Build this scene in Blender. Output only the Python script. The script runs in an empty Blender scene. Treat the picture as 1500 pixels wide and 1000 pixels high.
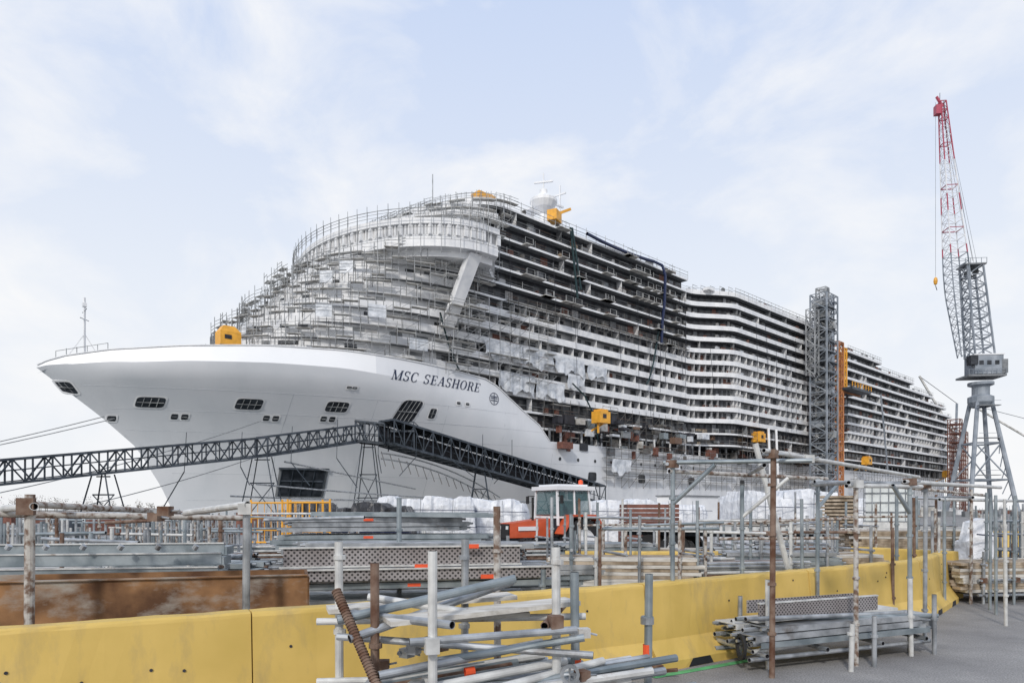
import bpy, math, random
from mathutils import Vector, Matrix
random.seed(7)
R=random.uniform
scene=bpy.context.scene
scene.view_settings.view_transform='Standard'
scene.view_settings.look='None'
scene.view_settings.exposure=0

# ------------------------------------------------------------ materials
def mat(name,col,rough=0.6,metal=0.0,var=0.12,scale=3.0,bump=0.0,col2=None,detail=6,thr=(0.35,0.65),stretch=None,dirt=None,bdist=0.02):
    m=bpy.data.materials.new(name); m.use_nodes=True
    nt=m.node_tree; n=nt.nodes; l=nt.links
    b=n['Principled BSDF']; b.inputs['Roughness'].default_value=rough; b.inputs['Metallic'].default_value=metal
    tc=n.new('ShaderNodeTexCoord'); mp=n.new('ShaderNodeMapping'); l.new(tc.outputs['Object'],mp.inputs[0])
    if stretch: mp.inputs['Scale'].default_value=stretch
    ns=n.new('ShaderNodeTexNoise'); ns.inputs['Scale'].default_value=scale; ns.inputs['Detail'].default_value=detail
    l.new(mp.outputs[0],ns.inputs['Vector'])
    cr=n.new('ShaderNodeValToRGB'); l.new(ns.outputs[0],cr.inputs[0])
    cr.color_ramp.elements[0].position=thr[0]; cr.color_ramp.elements[1].position=thr[1]
    if col2 is None: c0=[max(0,c*(1-var)) for c in col]; c1=[min(1,c*(1+var)) for c in col]
    else: c0=col; c1=col2
    cr.color_ramp.elements[0].color=(*c0,1); cr.color_ramp.elements[1].color=(*c1,1)
    out=cr.outputs[0]
    if dirt:
        dc,dsc,t0,t1,st=dirt
        m2=n.new('ShaderNodeMapping'); m2.inputs['Scale'].default_value=st; l.new(tc.outputs['Object'],m2.inputs[0])
        n2=n.new('ShaderNodeTexNoise'); n2.inputs['Scale'].default_value=dsc; n2.inputs['Detail'].default_value=8; n2.inputs['Roughness'].default_value=.65; l.new(m2.outputs[0],n2.inputs['Vector'])
        r2=n.new('ShaderNodeValToRGB'); r2.color_ramp.elements[0].position=t0; r2.color_ramp.elements[1].position=t1
        r2.color_ramp.elements[0].color=(0,0,0,1); r2.color_ramp.elements[1].color=(1,1,1,1); l.new(n2.outputs[0],r2.inputs[0])
        mx=n.new('ShaderNodeMix'); mx.data_type='RGBA'; l.new(r2.outputs[0],mx.inputs[0]); l.new(out,mx.inputs[6]); mx.inputs[7].default_value=(*dc,1); out=mx.outputs[2]
    l.new(out,b.inputs['Base Color'])
    if bump>0:
        bp=n.new('ShaderNodeBump'); bp.inputs['Strength'].default_value=bump; bp.inputs['Distance'].default_value=bdist
        l.new(ns.outputs[0],bp.inputs['Height']); l.new(bp.outputs[0],b.inputs['Normal'])
    return m
M={}
M['hull']=mat('hull_white_paint',(0.68,0.70,0.73),0.4,0,0.03,0.15,0,(0.75,0.76,0.785),dirt=((.58,.60,.63),.5,.52,.9,(.3,.3,.08)))
M['bulwark']=mat('bulwark_white_lit',(0.83,0.84,0.85),0.4,0,0.03,0.15,0,(0.88,0.88,0.89))  # hull white made lighter: brighter light on the inward-leaning band put into colour
M['white']=mat('white_paint',(0.70,0.71,0.73),0.5,0,0.1,0.6,0,(0.86,0.86,0.86))
M['seam']=mat('plate_seam',(0.48,0.50,0.53),0.5)
M['cabin']=mat('cabin_wall',(0.14,0.15,0.17),0.6,0,0.1,0.25,0,(0.58,0.57,0.56))
M['dark']=mat('recess_shade_and_dark_parts',(0.008,0.009,0.013),0.6,0,0.3,0.5,0,(0.035,0.035,0.045))  # near-black: shade of deck recesses and bores put into colour; also dark gear
M['glass']=mat('dark_opening',(0.008,0.010,0.014),0.3,0,0.3,1.0,0,(0.04,0.045,0.055))
M['deckgrey']=mat('deck_grey',(0.20,0.21,0.22),0.8,0,0.2,1)
M['scaf']=mat('scaffold_steel',(0.20,0.21,0.22),0.5,0.3,0.1,0.5,0,(0.48,0.49,0.49))
M['scafd']=mat('scaffold_steel_dark',(0.07,0.065,0.06),0.6,0.2,0.1,0.5,0,(0.20,0.19,0.18))
M['plank']=mat('scaffold_plank',(0.30,0.29,0.27),0.8,0,0.1,0.7,0,(0.62,0.61,0.58))
M['tarp']=mat('white_sheeting',(0.58,0.60,0.64),0.45,0,0.1,3.0,1.0,(0.78,0.79,0.81),bdist=.12)
M['film']=mat('grey_film',(0.46,0.49,0.53),0.35,0,0.1,1.0,0.8,(0.72,0.74,0.77),bdist=.3)
M['btarp']=mat('black_sheeting',(0.01,0.01,0.012),0.35,0,0.1,3,1.0,(0.05,0.05,0.055),bdist=.1)
M['orange']=mat('orange_paint',(0.78,0.38,0.04),0.5,0,0.15,1)
M['navy']=mat('navy_paint',(0.01,0.02,0.06),0.5)
M['truss']=mat('truss_dark_paint',(0.022,0.03,0.04),0.5,0.2,0.3,0.8,0,(0.07,0.085,0.105))
M['galv']=mat('galvanised_steel',(0.24,0.255,0.27),0.42,0.6,0.1,5,0.1,(0.52,0.54,0.56),dirt=((.16,.13,.11),3.0,.58,.75,(1,1,1)))
M['galvb']=mat('galvanised_bluegrey',(0.18,0.215,0.235),0.45,0.5,0.1,4,0.1,(0.36,0.40,0.42),dirt=((.14,.12,.10),3.0,.6,.8,(1,1,1)))
M['galvlt']=mat('pale_zinc',(0.46,0.46,0.45),0.55,0.2,0.1,8,0.2,(0.66,0.66,0.64),dirt=((.2,.15,.11),4.0,.58,.75,(1,1,1)))
M['rust']=mat('rusty_tube',(0.10,0.045,0.025),0.85,0.1,0.2,9,0.3,(0.24,0.17,0.13))
M['rustplate']=mat('rusty_plate',(0.10,0.045,0.02),0.8,0.2,0.2,2.6,0.3,(0.34,0.18,0.08),9,dirt=((.36,.33,.29),1.3,.50,.66,(1,1,2)))
M['flake']=mat('flaking_post',(0.16,0.10,0.07),0.8,0.1,0.1,13,0.3,(0.48,0.46,0.43),9,(0.40,0.56))
M['yellow']=mat('yellow_barrier_paint',(0.54,0.37,0.085),0.65,0,0.1,1.3,0.2,(0.68,0.47,0.13),8,dirt=((.30,.23,.12),2.2,.54,.80,(1,1,.35)))
M['redor']=mat('tractor_red',(0.55,0.09,0.03),0.4)
M['cranegrey']=mat('crane_grey',(0.18,0.21,0.245),0.5,0.1,0.1,0.4,0,(0.36,0.39,0.43))
M['cranered']=mat('crane_red',(0.42,0.07,0.11),0.5)
M['wood']=mat('weathered_timber',(0.20,0.15,0.10),0.85,0,0.2,6,0.2,(0.45,0.37,0.28))
M['woodlt']=mat('plywood_board',(0.46,0.43,0.38),0.8,0,0.1,4,0.2,(0.66,0.64,0.60),6,(0.35,0.65),(1,6,6),dirt=((.3,.27,.23),2.5,.52,.75,(1,1,1)))
M['tyre']=mat('tyre_rubber',(0.015,0.015,0.016),0.8)
M['ibc']=mat('translucent_plastic',(0.66,0.69,0.68),0.35)
M['tag']=mat('red_tag_paint',(0.80,0.10,0.03),0.5)
M['concrete']=mat('concrete',(0.30,0.29,0.27),0.85,0,0.2,2,0.2)
M['green']=mat('green_line_paint',(0.10,0.38,0.16),0.7,0,0.2,8)
M['rbrown']=mat('red_brown_steel',(0.17,0.07,0.05),0.7,0.1,0.3,3)
M['towero']=mat('tower_orange_steel',(0.42,0.17,0.07),0.7,0.1,0.3,1)
M['tree']=mat('winter_tree',(0.14,0.115,0.10),0.9,0,0.3,0.05,0,(0.27,0.24,0.20))
M['net']=mat('dark_net_hose',(0.012,0.035,0.04),0.8)
M['hose']=mat('blue_hose',(0.01,0.02,0.07),0.5)
g=mat('tinted_cab_glass',(0.10,0.20,0.22),0.08); g.node_tree.nodes['Principled BSDF'].inputs['Alpha'].default_value=.5; M['cyan']=g

def asphalt():
    m=bpy.data.materials.new('asphalt'); m.use_nodes=True; nt=m.node_tree; n=nt.nodes; l=nt.links
    b=n['Principled BSDF']; b.inputs['Roughness'].default_value=0.85
    tc=n.new('ShaderNodeTexCoord')
    a=n.new('ShaderNodeTexNoise'); a.inputs['Scale'].default_value=0.7; a.inputs['Detail'].default_value=10; a.inputs['Roughness'].default_value=.65; l.new(tc.outputs['Object'],a.inputs['Vector'])
    f=n.new('ShaderNodeTexNoise'); f.inputs['Scale'].default_value=60; f.inputs['Detail'].default_value=4; l.new(tc.outputs['Object'],f.inputs['Vector'])
    c1=n.new('ShaderNodeValToRGB'); c1.color_ramp.elements[0].position=.3; c1.color_ramp.elements[1].position=.7
    c1.color_ramp.elements[0].color=(0.18,0.175,0.175,1); c1.color_ramp.elements[1].color=(0.33,0.32,0.31,1); l.new(a.outputs[0],c1.inputs[0])
    c2=n.new('ShaderNodeValToRGB'); c2.color_ramp.elements[0].position=.35; c2.color_ramp.elements[1].position=.65
    c2.color_ramp.elements[0].color=(0.65,0.65,0.65,1); c2.color_ramp.elements[1].color=(1.2,1.2,1.2,1); l.new(f.outputs[0],c2.inputs[0])
    mx=n.new('ShaderNodeMix'); mx.data_type='RGBA'; mx.blend_type='MULTIPLY'; mx.inputs[0].default_value=1
    l.new(c1.outputs[0],mx.inputs[6]); l.new(c2.outputs[0],mx.inputs[7]); l.new(mx.outputs[2],b.inputs['Base Color'])
    bp=n.new('ShaderNodeBump'); bp.inputs['Strength'].default_value=.4; bp.inputs['Distance'].default_value=.008; l.new(f.outputs[0],bp.inputs['Height']); l.new(bp.outputs[0],b.inputs['Normal'])
    return m
M['asphalt']=asphalt()
def perf(name,ang,scale):
    m=bpy.data.materials.new(name); m.use_nodes=True; nt=m.node_tree; n=nt.nodes; l=nt.links
    b=n['Principled BSDF']; b.inputs['Roughness'].default_value=.5; b.inputs['Metallic'].default_value=.3
    tc=n.new('ShaderNodeTexCoord'); m1=n.new('ShaderNodeMapping'); m1.inputs['Rotation'].default_value=(0,0,-ang); l.new(tc.outputs['Object'],m1.inputs[0])
    m2=n.new('ShaderNodeMapping'); m2.inputs['Rotation'].default_value=(0,.785,0); m2.inputs['Scale'].default_value=(1,0,1); l.new(m1.outputs[0],m2.inputs[0])
    v=n.new('ShaderNodeTexVoronoi'); v.inputs['Scale'].default_value=scale; v.inputs['Randomness'].default_value=0.0
    l.new(m2.outputs[0],v.inputs['Vector'])
    c=n.new('ShaderNodeValToRGB'); c.color_ramp.elements[0].position=.26; c.color_ramp.elements[1].position=.34
    c.color_ramp.elements[0].color=(0.05,0.048,0.05,1); c.color_ramp.elements[1].color=(0.38,0.36,0.365,1); l.new(v.outputs[0],c.inputs[0])
    ns=n.new('ShaderNodeTexNoise'); ns.inputs['Scale'].default_value=2; ns.inputs['Detail'].default_value=8; l.new(tc.outputs['Object'],ns.inputs['Vector'])
    r=n.new('ShaderNodeValToRGB'); r.color_ramp.elements[0].position=.3; r.color_ramp.elements[0].color=(.6,.56,.54,1); r.color_ramp.elements[1].position=.7; l.new(ns.outputs[0],r.inputs[0])
    mx=n.new('ShaderNodeMix'); mx.data_type='RGBA'; mx.blend_type='MULTIPLY'; mx.inputs[0].default_value=1
    l.new(c.outputs[0],mx.inputs[6]); l.new(r.outputs[0],mx.inputs[7]); l.new(mx.outputs[2],b.inputs['Base Color'])
    return m
M['perf']=perf('perforated_steel',.202,21); M['perf2']=perf('perforated_steel_fine',.405,30)
def water():
    m=bpy.data.materials.new('water'); m.use_nodes=True; nt=m.node_tree; n=nt.nodes; l=nt.links
    b=n['Principled BSDF']; b.inputs['Base Color'].default_value=(0.08,0.11,0.11,1); b.inputs['Roughness'].default_value=.2
    ns=n.new('ShaderNodeTexNoise'); ns.inputs['Scale'].default_value=.6; tc=n.new('ShaderNodeTexCoord'); l.new(tc.outputs['Object'],ns.inputs['Vector'])
    bp=n.new('ShaderNodeBump'); bp.inputs['Strength'].default_value=.3; l.new(ns.outputs[0],bp.inputs['Height']); l.new(bp.outputs[0],b.inputs['Normal'])
    return m
M['water']=water()

# ------------------------------------------------------------ mesh builder
class MB:
    def __init__(s): s.v=[]; s.f=[]; s.m=[]; s.mats=[]
    def mi(s,k):
        if k not in s.mats: s.mats.append(k)
        return s.mats.index(k)
    def quad(s,a,b,c,d,k):
        i=len(s.v); s.v+= [tuple(a),tuple(b),tuple(c),tuple(d)]; s.f.append((i,i+1,i+2,i+3)); s.m.append(s.mi(k))
    def poly(s,pts,k):
        i=len(s.v); s.v+=[tuple(p) for p in pts]; s.f.append(tuple(range(i,i+len(pts)))); s.m.append(s.mi(k))
    def hexa(s,p,k):
        i=len(s.v); s.v+=[tuple(q) for q in p]; mi=s.mi(k)
        for f in ((0,3,2,1),(4,5,6,7),(0,1,5,4),(1,2,6,5),(2,3,7,6),(3,0,4,7)):
            s.f.append(tuple(i+j for j in f)); s.m.append(mi)
    def box(s,c,d,k,rot=0.0):
        cx,cy,cz=c; hx,hy,hz=d[0]/2,d[1]/2,d[2]/2; ca,sa=math.cos(rot),math.sin(rot)
        P=[]
        for z in(-hz,hz):
            for x,y in((-hx,-hy),(hx,-hy),(hx,hy),(-hx,hy)):
                P.append((cx+x*ca-y*sa,cy+x*sa+y*ca,cz+z))
        s.hexa(P,k)
    def beam(s,p,q,w,h,k):
        p=Vector(p);q=Vector(q);d=(q-p)
        if d.length<1e-6:return
        d.normalize(); up=Vector((0,0,1))
        if abs(d.z)>.95: up=Vector((0,1,0))
        a=d.cross(up).normalized(); b=a.cross(d).normalized()
        a=a*w/2;b=b*h/2
        s.hexa([p-a-b,p+a-b,p+a+b,p-a+b,q-a-b,q+a-b,q+a+b,q-a+b],k)
    def tube(s,p,q,r,k,n=4,r2=None,caps=False):
        p=Vector(p);q=Vector(q);d=(q-p)
        if d.length<1e-6:return
        if r2 is None:r2=r
        d.normalize(); up=Vector((0,0,1))
        if abs(d.z)>.95: up=Vector((0,1,0))
        a=d.cross(up).normalized(); b=a.cross(d)
        i=len(s.v); mi=s.mi(k)
        for (o,rr) in((p,r),(q,r2)):
            for j in range(n):
                t=2*math.pi*j/n+.4; s.v.append(tuple(o+a*math.cos(t)*rr+b*math.sin(t)*rr))
        for j in range(n):
            j2=(j+1)%n; s.f.append((i+j,i+j2,i+n+j2,i+n+j)); s.m.append(mi)
        if caps:
            s.f.append(tuple(i+j for j in reversed(range(n)))); s.m.append(mi)
            s.f.append(tuple(i+n+j for j in range(n))); s.m.append(mi)
    def pipe(s,p,q,r,k,n=12):
        s.tube(p,q,r,k,n); p=Vector(p);q=Vector(q);d=(q-p).normalized()
        for o,e in((p,d),(q,-d)):
            s.tube(o,o+e*0.12,r*.82,'dark',n); s.tube(o,o+e*.001,r,k,n,r2=r*.82); s.tube(o+e*.1,o+e*.101,r*.82,'dark',n,r2=0.001)
    def prism(s,pts,z0,z1,k,kt=None):
        n=len(pts)
        for i in range(n):
            a=pts[i];b=pts[(i+1)%n]
            s.quad((a[0],a[1],z0),(b[0],b[1],z0),(b[0],b[1],z1),(a[0],a[1],z1),k)
        s.poly([(p[0],p[1],z1) for p in pts],kt or k); s.poly([(p[0],p[1],z0) for p in reversed(pts)],kt or k)
    def lathe(s,c,prof,k,n=12,axis='z'):
        i=len(s.v); mi=s.mi(k); 
        for r,h in prof:
            for j in range(n):
                t=2*math.pi*j/n; x=r*math.cos(t); y=r*math.sin(t)
                if axis=='z': s.v.append((c[0]+x,c[1]+y,c[2]+h))
                elif axis=='y': s.v.append((c[0]+x,c[1]+h,c[2]+y))
                else: s.v.append((c[0]+h,c[1]+x,c[2]+y))
        for a in range(len(prof)-1):
            for j in range(n):
                j2=(j+1)%n; s.f.append((i+a*n+j,i+a*n+j2,i+(a+1)*n+j2,i+(a+1)*n+j)); s.m.append(mi)
    def obj(s,name,parent=None,smooth=False,loc=None,rot=None):
        me=bpy.data.meshes.new(name); me.from_pydata(s.v,[],s.f)
        for k in s.mats: me.materials.append(M[k])
        me.polygons.foreach_set('material_index',s.m)
        if smooth: me.polygons.foreach_set('use_smooth',[True]*len(s.f))
        me.update()
        o=bpy.data.objects.new(name,me); scene.collection.objects.link(o)
        if parent: o.parent=parent
        if loc: o.location=loc
        if rot is not None: o.rotation_euler=(0,0,rot)
        return o
def empty(name,loc=(0,0,0),rot=0):
    o=bpy.data.objects.new(name,None); scene.collection.objects.link(o); o.location=loc; o.rotation_euler=(0,0,rot); o.empty_display_size=.5; return o
def interp(T,x):
    if x<=T[0][0]: return T[0][1]
    for (a,b),(c,d) in zip(T,T[1:]):
        if x<=c: return b+(d-b)*(x-a)/(c-a)
    return T[-1][1]
def smooth(x): x=max(0,min(1,x)); return x*x*(3-2*x)

# ============================================================ SHIP
SH=math.atan2(.673,.7396)
SLOC=(-15,135.2,0)
ship=empty('cruise_ship',SLOC,SH)
END=246.0
stemT=[(-4,-46.5),(0,-48),(5,-50.2),(10.6,-53.5),(14.5,-57.8),(20.6,-65.6)]
topT=[(-65.4,20.9),(-64.5,21.5),(-62.5,22.3),(-58,23.3),(-50,24.3),(-40,25.1),(-30,25.4),(-20,25.0),(-10,24.4),(-4,23.9),(-1.5,22.8),(1,21.2),(5,18.9),(8.5,17.0),(10.5,16.6),(11,14.3),(300,14.0)]
def stem(z): return interp(stemT,z)
def ztop(s): return interp(topT,s)
def zknuck(s): return ztop(s)-interp([(-65.4,.35),(-62,1.3),(-55,2.0),(-40,2.6),(-20,3.0),(0,2)],s)
def hb(s,z):
    zk=zknuck(s) if s<-2 else 22
    zz=min(z,zk); v=max(0,min(1,zz/22.5)); 
    L=88+(54-88)*v**1.05; p=1.45+(2.05-1.45)*v
    d=max(0,s-stem(zz)); b=20.5*(1-(1-min(d/L,1))**p)
    if z>zk: b=b-0.30*smooth((-20-s)/15)*(z-zk)
    return max(b,0.0)
def HP(s,z,off=0.0):
    e=.3; t=hb(s,z)
    dts=(hb(s+e,z)-hb(s-e,z))/(2*e); dtz=(hb(s,z+e)-hb(s,z-e))/(2*e)
    n=Vector((-dts,1,-dtz)).normalized()
    return (s+n.x*off,-(t+n.y*off),z+n.z*off)
us=[(i/70.0)**1.8 *0.45 for i in range(71)]+[0.45+0.55*i/12 for i in range(1,13)]
def hullgrid(zf0,zf1,nv,name,kf):
    grid=[]
    for u in us:
        row=[]; s0=-65.4+(END+65.4)*u; g=max(0,1-(s0+65.4)/60)
        za=zf0(s0); zt=zf1(s0)
        for j in range(nv):
            z=za+j/(nv-1)*(zt-za); st=stem(z) if z<20.6 else -65.4
            s=s0+(st+65.4)*g
            row.append((s,hb(s,z),z))
        grid.append(row)
    b=MB()
    for sg in(1,-1):
        base=len(b.v)
        for row in grid:
            for (s,t,z) in row: b.v.append((s,-sg*t,z))
        for i in range(len(us)-1):
            mi=b.mi(kf(grid[i][-1][0]))
            for j in range(nv-1):
                f=(base+i*nv+j,base+(i+1)*nv+j,base+(i+1)*nv+j+1,base+i*nv+j+1)
                b.f.append(f if sg==1 else f[::-1]); b.m.append(mi)
    b.obj(name,ship,True); return grid
hullgrid(lambda s:-4.0,zknuck,24,'hull',lambda s:'hull')
grid=hullgrid(zknuck,ztop,5,'bulwark',lambda s:'bulwark' if s<-26 else 'hull')
b=MB()
prt=[(r[-1][0],r[-1][1],r[-1][2]) for r in grid]
for i in range(len(prt)-1):
    a=prt[i];c=prt[i+1]; k=1.1 if a[0]<10 else .05
    b.quad((a[0],-a[1]+.1,a[2]-k),(c[0],-c[1]+.1,c[2]-k),(c[0],c[1]-.1,c[2]-k),(a[0],a[1]-.1,a[2]-k),'deckgrey')
for i in range(len(prt)-1):
    a=prt[i];c=prt[i+1]
    if a[0]>11: break
    b.beam((a[0],-a[1],a[2]+.02),(c[0],-c[1],c[2]+.02),.35,.12,'white')
b.quad((END,-20.5,-4),(END,20.5,-4),(END,20.5,14),(END,-20.5,14),'white')
b.obj('foredeck',ship)

b=MB()
def patch(s0,s1,z0,z1,k,off,sk=0.0,round_=True):
    cs=(s0+s1)/2; cz=(z0+z1)/2; hs=(s1-s0)/2; hz=(z1-z0)/2
    pts=[]; N=20
    for i in range(N):
        t=2*math.pi*(i+.5)/N; e=.35 if round_ else .05
        c_,s_=math.cos(t),math.sin(t)
        x=hs*math.copysign(abs(c_)**e,c_); y=hz*math.copysign(abs(s_)**e,s_)
        pts.append(HP(cs+x+sk*y,cz+y,off))
    b.poly(pts,k)
def opening(s0,s1,z0,z1,sk=0,bars=3):
    patch(s0-.22,s1+.22,z0-.2,z1+.2,'white',.05,sk)
    patch(s0,s1,z0,z1,'glass',.09,sk)
    for i in range(bars):
        x=s0+(s1-s0)*(i+1)/(bars+1)
        b.tube(HP(x+sk*(z0-(z0+z1)/2),z0+.1,.14),HP(x+sk*(z1-(z0+z1)/2),z1-.1,.14),.05,'scaf')
    b.tube(HP(s0+.1,(z0+z1)/2,.16),HP(s1-.1,(z0+z1)/2,.16),.05,'scaf')
HF={}
def find(az,el):
    # measured bearing (tangents) of a hull feature -> its station and height on the hull
    best=None
    for i in range(400):
        s=-64+i*.2
        for j in range(0,104):
            z=j*.25
            if z>ztop(s) or s<stem(z): continue
            t=hb(s,z); X=-15+.7396*s+.673*t; Y=135.2+.673*s-.7396*t
            e=abs(X/Y-az)+abs((z-1.7)/Y-el)
            if best is None or e<best[0]: best=(e,s,z)
    return best[1],best[2]
for key,(px,py) in dict(w1=(-.529,.155),w2=(-.384,.153),w3=(-.257,.149),s1=(-.587,.134),s2=(-.488,.135),s3=(-.355,.133),s4=(-.270,.132),anch=(-.653,.178),
      door=(-.152,.143),d2=(-.116,.140),logo=(-.026,.162),p1=(-.078,.155),p2=(-.066,.153),gate=(-.308,.039),t0=(-.178,.197),t1=(-.047,.177),r1=(-.238,.177),r2=(-.230,.177)).items():
    HF[key]=find(px,py)
for k,w,h in(('w1',3.3,1.3),('w2',3.3,1.4),('w3',3.1,1.4)):
    s,z=HF[k]; opening(s-w/2,s+w/2,z-h/2,z+h/2,.1)
for k in('s2','s3','s4'):
    s,z=HF[k]; opening(s-.9,s-.1,z-.35,z+.35,0,0); opening(s+.3,s+1.1,z-.35,z+.35,0,0)
s,z=HF['s1']; opening(s-.5,s+.5,z-.35,z+.35,0,0)
s,z=HF['anch']; opening(s-.9,s+.9,z-.7,z+.7,-.8,2)
s,z=HF['door']; opening(s-1.7,s+1.7,z-1.7,z+1.7,.35,4)
s,z=HF['d2']; opening(s-.55,s+.55,z-.75,z+.75,.1,1)
for k in('p1','p2'):
    s,z=HF[k]; opening(s-.35,s+.35,z-.2,z+.2,0,0)
for k in('r1','r2'):
    s,z=HF[k]; opening(s-.35,s+.35,z-.15,z+.15,0,0)
s,z=HF['logo']
def ring(s,z,r0,r1,k,off=.06,N=28):
    for i in range(N):
        a=2*math.pi*i/N; c=2*math.pi*(i+1)/N
        b.quad(HP(s+r1*math.cos(a),z+r1*math.sin(a),off),HP(s+r1*math.cos(c),z+r1*math.sin(c),off),HP(s+r0*math.cos(c),z+r0*math.sin(c),off),HP(s+r0*math.cos(a),z+r0*math.sin(a),off),k)
ring(s,z,.95,1.06,'navy')
for dz in(-.3,.1,.4): b.beam(HP(s-.75,z+dz,.06),HP(s+.75,z+dz,.06),.04,.13,'navy')
b.beam(HP(s,z-.85,.06),HP(s,z+.85,.06),.04,.1,'navy')
s,z=HF['gate']
patch(s-3.5,s+3.5,z-2.4,z+2.2,'deckgrey',.12,0,round_=False); patch(s-3.1,s+3.1,z-2.2,z+1.9,'glass',.2,0,round_=False)
for i in range(5): b.beam(HP(s-3.1+i*1.55,z-2.2,.3),HP(s-3.1+i*1.55,z+1.9,.3),.12,.12,'truss')
b.beam(HP(s-3.1,z+.2,.3),HP(s+3.1,z+.2,.3),.12,.2,'truss'); b.beam(HP(s-3.6,z+2.1,.3),HP(s+3.6,z+2.1,.3),.2,.3,'truss')
for s_ in range(14,60,5): ring(s_,11.2,0,.35,'glass',.05,10)
for s_ in (22,38,57,80,97): patch(s_,s_+2.4,7.2,9.0,'glass',.06,0)
for zz in (18.6,15.8,13.0,10.2,7.0,3.0):
    pr=None
    for i in range(80):
        s_=-63+i*2.0
        if s_<stem(zz)+1: continue
        if zz>ztop(s_)-1: break
        q=HP(s_,zz,.0)
        if pr: b.beam(pr,q,.03,.04,'seam')
        pr=q
for s_ in range(-48,100,12):
    pr=None
    for j in range(9):
        zz=1+j*2.2
        if zz>ztop(s_)-1 or s_<stem(zz)+1: break
        q=HP(s_,zz,0)
        if pr: b.beam(pr,q,.04,.03,'seam')
        pr=q
b.obj('hull_openings',ship)

b=MB()
def lettering(body,sA,zA,sB,zB,hcap):
    W={'M':1.02,'S':.62,'C':.72,'E':.70,'A':.80,'H':.86,'O':.80,'R':.78,' ':.45}
    tot=sum(W[c]+.1 for c in body)
    def P(x,y):
        f=(x+y*.28)/tot; return HP(sA+(sB-sA)*f,zA+(zB-zA)*f+y*hcap,.06)
    def q4(a,c,w,n=4):
        for i in range(n):
            f=i/n;g_=(i+1)/n
            x0=a[0]+(c[0]-a[0])*f;y0=a[1]+(c[1]-a[1])*f;x1=a[0]+(c[0]-a[0])*g_;y1=a[1]+(c[1]-a[1])*g_
            b.quad(P(x0,y0),P(x0+w,y0),P(x1+w,y1),P(x1,y1),'navy')
    def hz(x0,x1,y,h=.055): b.quad(P(x0,y),P(x1,y),P(x1,y+h),P(x0,y+h),'navy')
    def arc(cx,cy,rx,ry,a0,a1,w,t=.05,n=16):
        for i in range(n):
            A=math.radians(a0+(a1-a0)*i/n);B=math.radians(a0+(a1-a0)*(i+1)/n)
            pt=lambda an,k:P(cx+(rx-k*w)*math.cos(an),cy+(ry-k*t)*math.sin(an))
            b.quad(pt(A,0),pt(B,0),pt(B,1),pt(A,1),'navy')
    x=0
    for c in body:
        w=W[c]
        if c=='M':
            q4((x+.08,0),(x+.08,.95),.05); q4((x+.76,0),(x+.76,.97),.15); q4((x+.05,.97),(x+.40,0),.15); q4((x+.44,0),(x+.80,.97),.05)
            hz(x,x+.22,0);hz(x+.68,x+1.0,0);hz(x,x+.22,.945);hz(x+.74,x+1.0,.945)
        elif c=='E':
            q4((x+.1,0),(x+.1,1),.15);hz(x,x+.62,0);hz(x,x+.62,.945);hz(x+.2,x+.48,.48);q4((x+.57,0),(x+.6,.25),.05,1);q4((x+.57,.75),(x+.57,1),.05,1);q4((x+.45,.38),(x+.45,.62),.05,1)
        elif c=='H':
            for d in(.09,.61): q4((x+d,0),(x+d,1),.15);hz(x+d-.09,x+d+.24,0);hz(x+d-.09,x+d+.24,.945)
            hz(x+.2,x+.64,.48,.06)
        elif c=='A':
            q4((x+.08,0),(x+.38,1),.05);q4((x+.55,0),(x+.34,1),.16);hz(x,x+.22,0);hz(x+.47,x+.8,0);hz(x+.18,x+.58,.33)
        elif c=='O': arc(x+.39,.5,.39,.53,0,360,.15,.05,24)
        elif c=='C': arc(x+.38,.5,.38,.53,48,312,.15,.05,20);q4((x+.60,.68),(x+.62,1),.045,1);q4((x+.60,.05),(x+.6,.28),.04,1)
        elif c=='S': arc(x+.28,.75,.27,.27,20,270,.12,.06,14);arc(x+.28,.25,.27,.28,-160,90,.13,.06,14);q4((x+.48,.7),(x+.5,1),.045,1);q4((x+.02,0),(x+.02,.3),.045,1)
        elif c=='R':
            q4((x+.1,0),(x+.1,1),.15);hz(x,x+.34,0);hz(x,x+.4,.945);hz(x+.2,x+.42,.47);arc(x+.40,.735,.26,.265,-90,90,.14,.055,12);q4((x+.60,0),(x+.36,.48),.16);hz(x+.58,x+.82,0)
        x+=w+.1
lettering('MSC SEASHORE',HF['t0'][0],HF['t0'][1]-.75,HF['t1'][0],HF['t1'][1]-.75,1.5)
b.obj('name_lettering',ship)

# --- superstructure
s0T=[(16,-20),(25.3,-24),(25.4,-41.5),(28,-40),(35.6,-33),(42,-27),(46,-24),(50,-17),(54,-11),(58,-5)]
sST=[(24,-9),(35,-5),(46,-1),(58,4)]
def front(z,W=18.0,off=0,N=22,th0=0,th1=90):
    s0=interp(s0T,z)-off; ss=interp(sST,z); out=[]
    for i in range(N+1):
        th=math.radians(th0+(th1-th0)*i/N)
        out.append((ss-(ss-s0)*abs(math.cos(th))**.85,(W+off)*math.sin(th)))
    return out
def zmax_end(z):
    if z<40: return END-1
    if z<43: return 238
    if z<46: return 222
    if z<48.5: return 200
    if z<51.5: return 168
    if z<54.5: return 138
    return 60.5
def side_t(s):
    if s<60: return 18.0
    if s<73: return 18+6*smooth((s-60)/13)
    if s<121: return 24.0
    if s<124: return 24-4*(s-121)/3
    if s<137: return 20
    if s<140: return 20+3.5*(s-137)/3
    return 23.5
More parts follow.
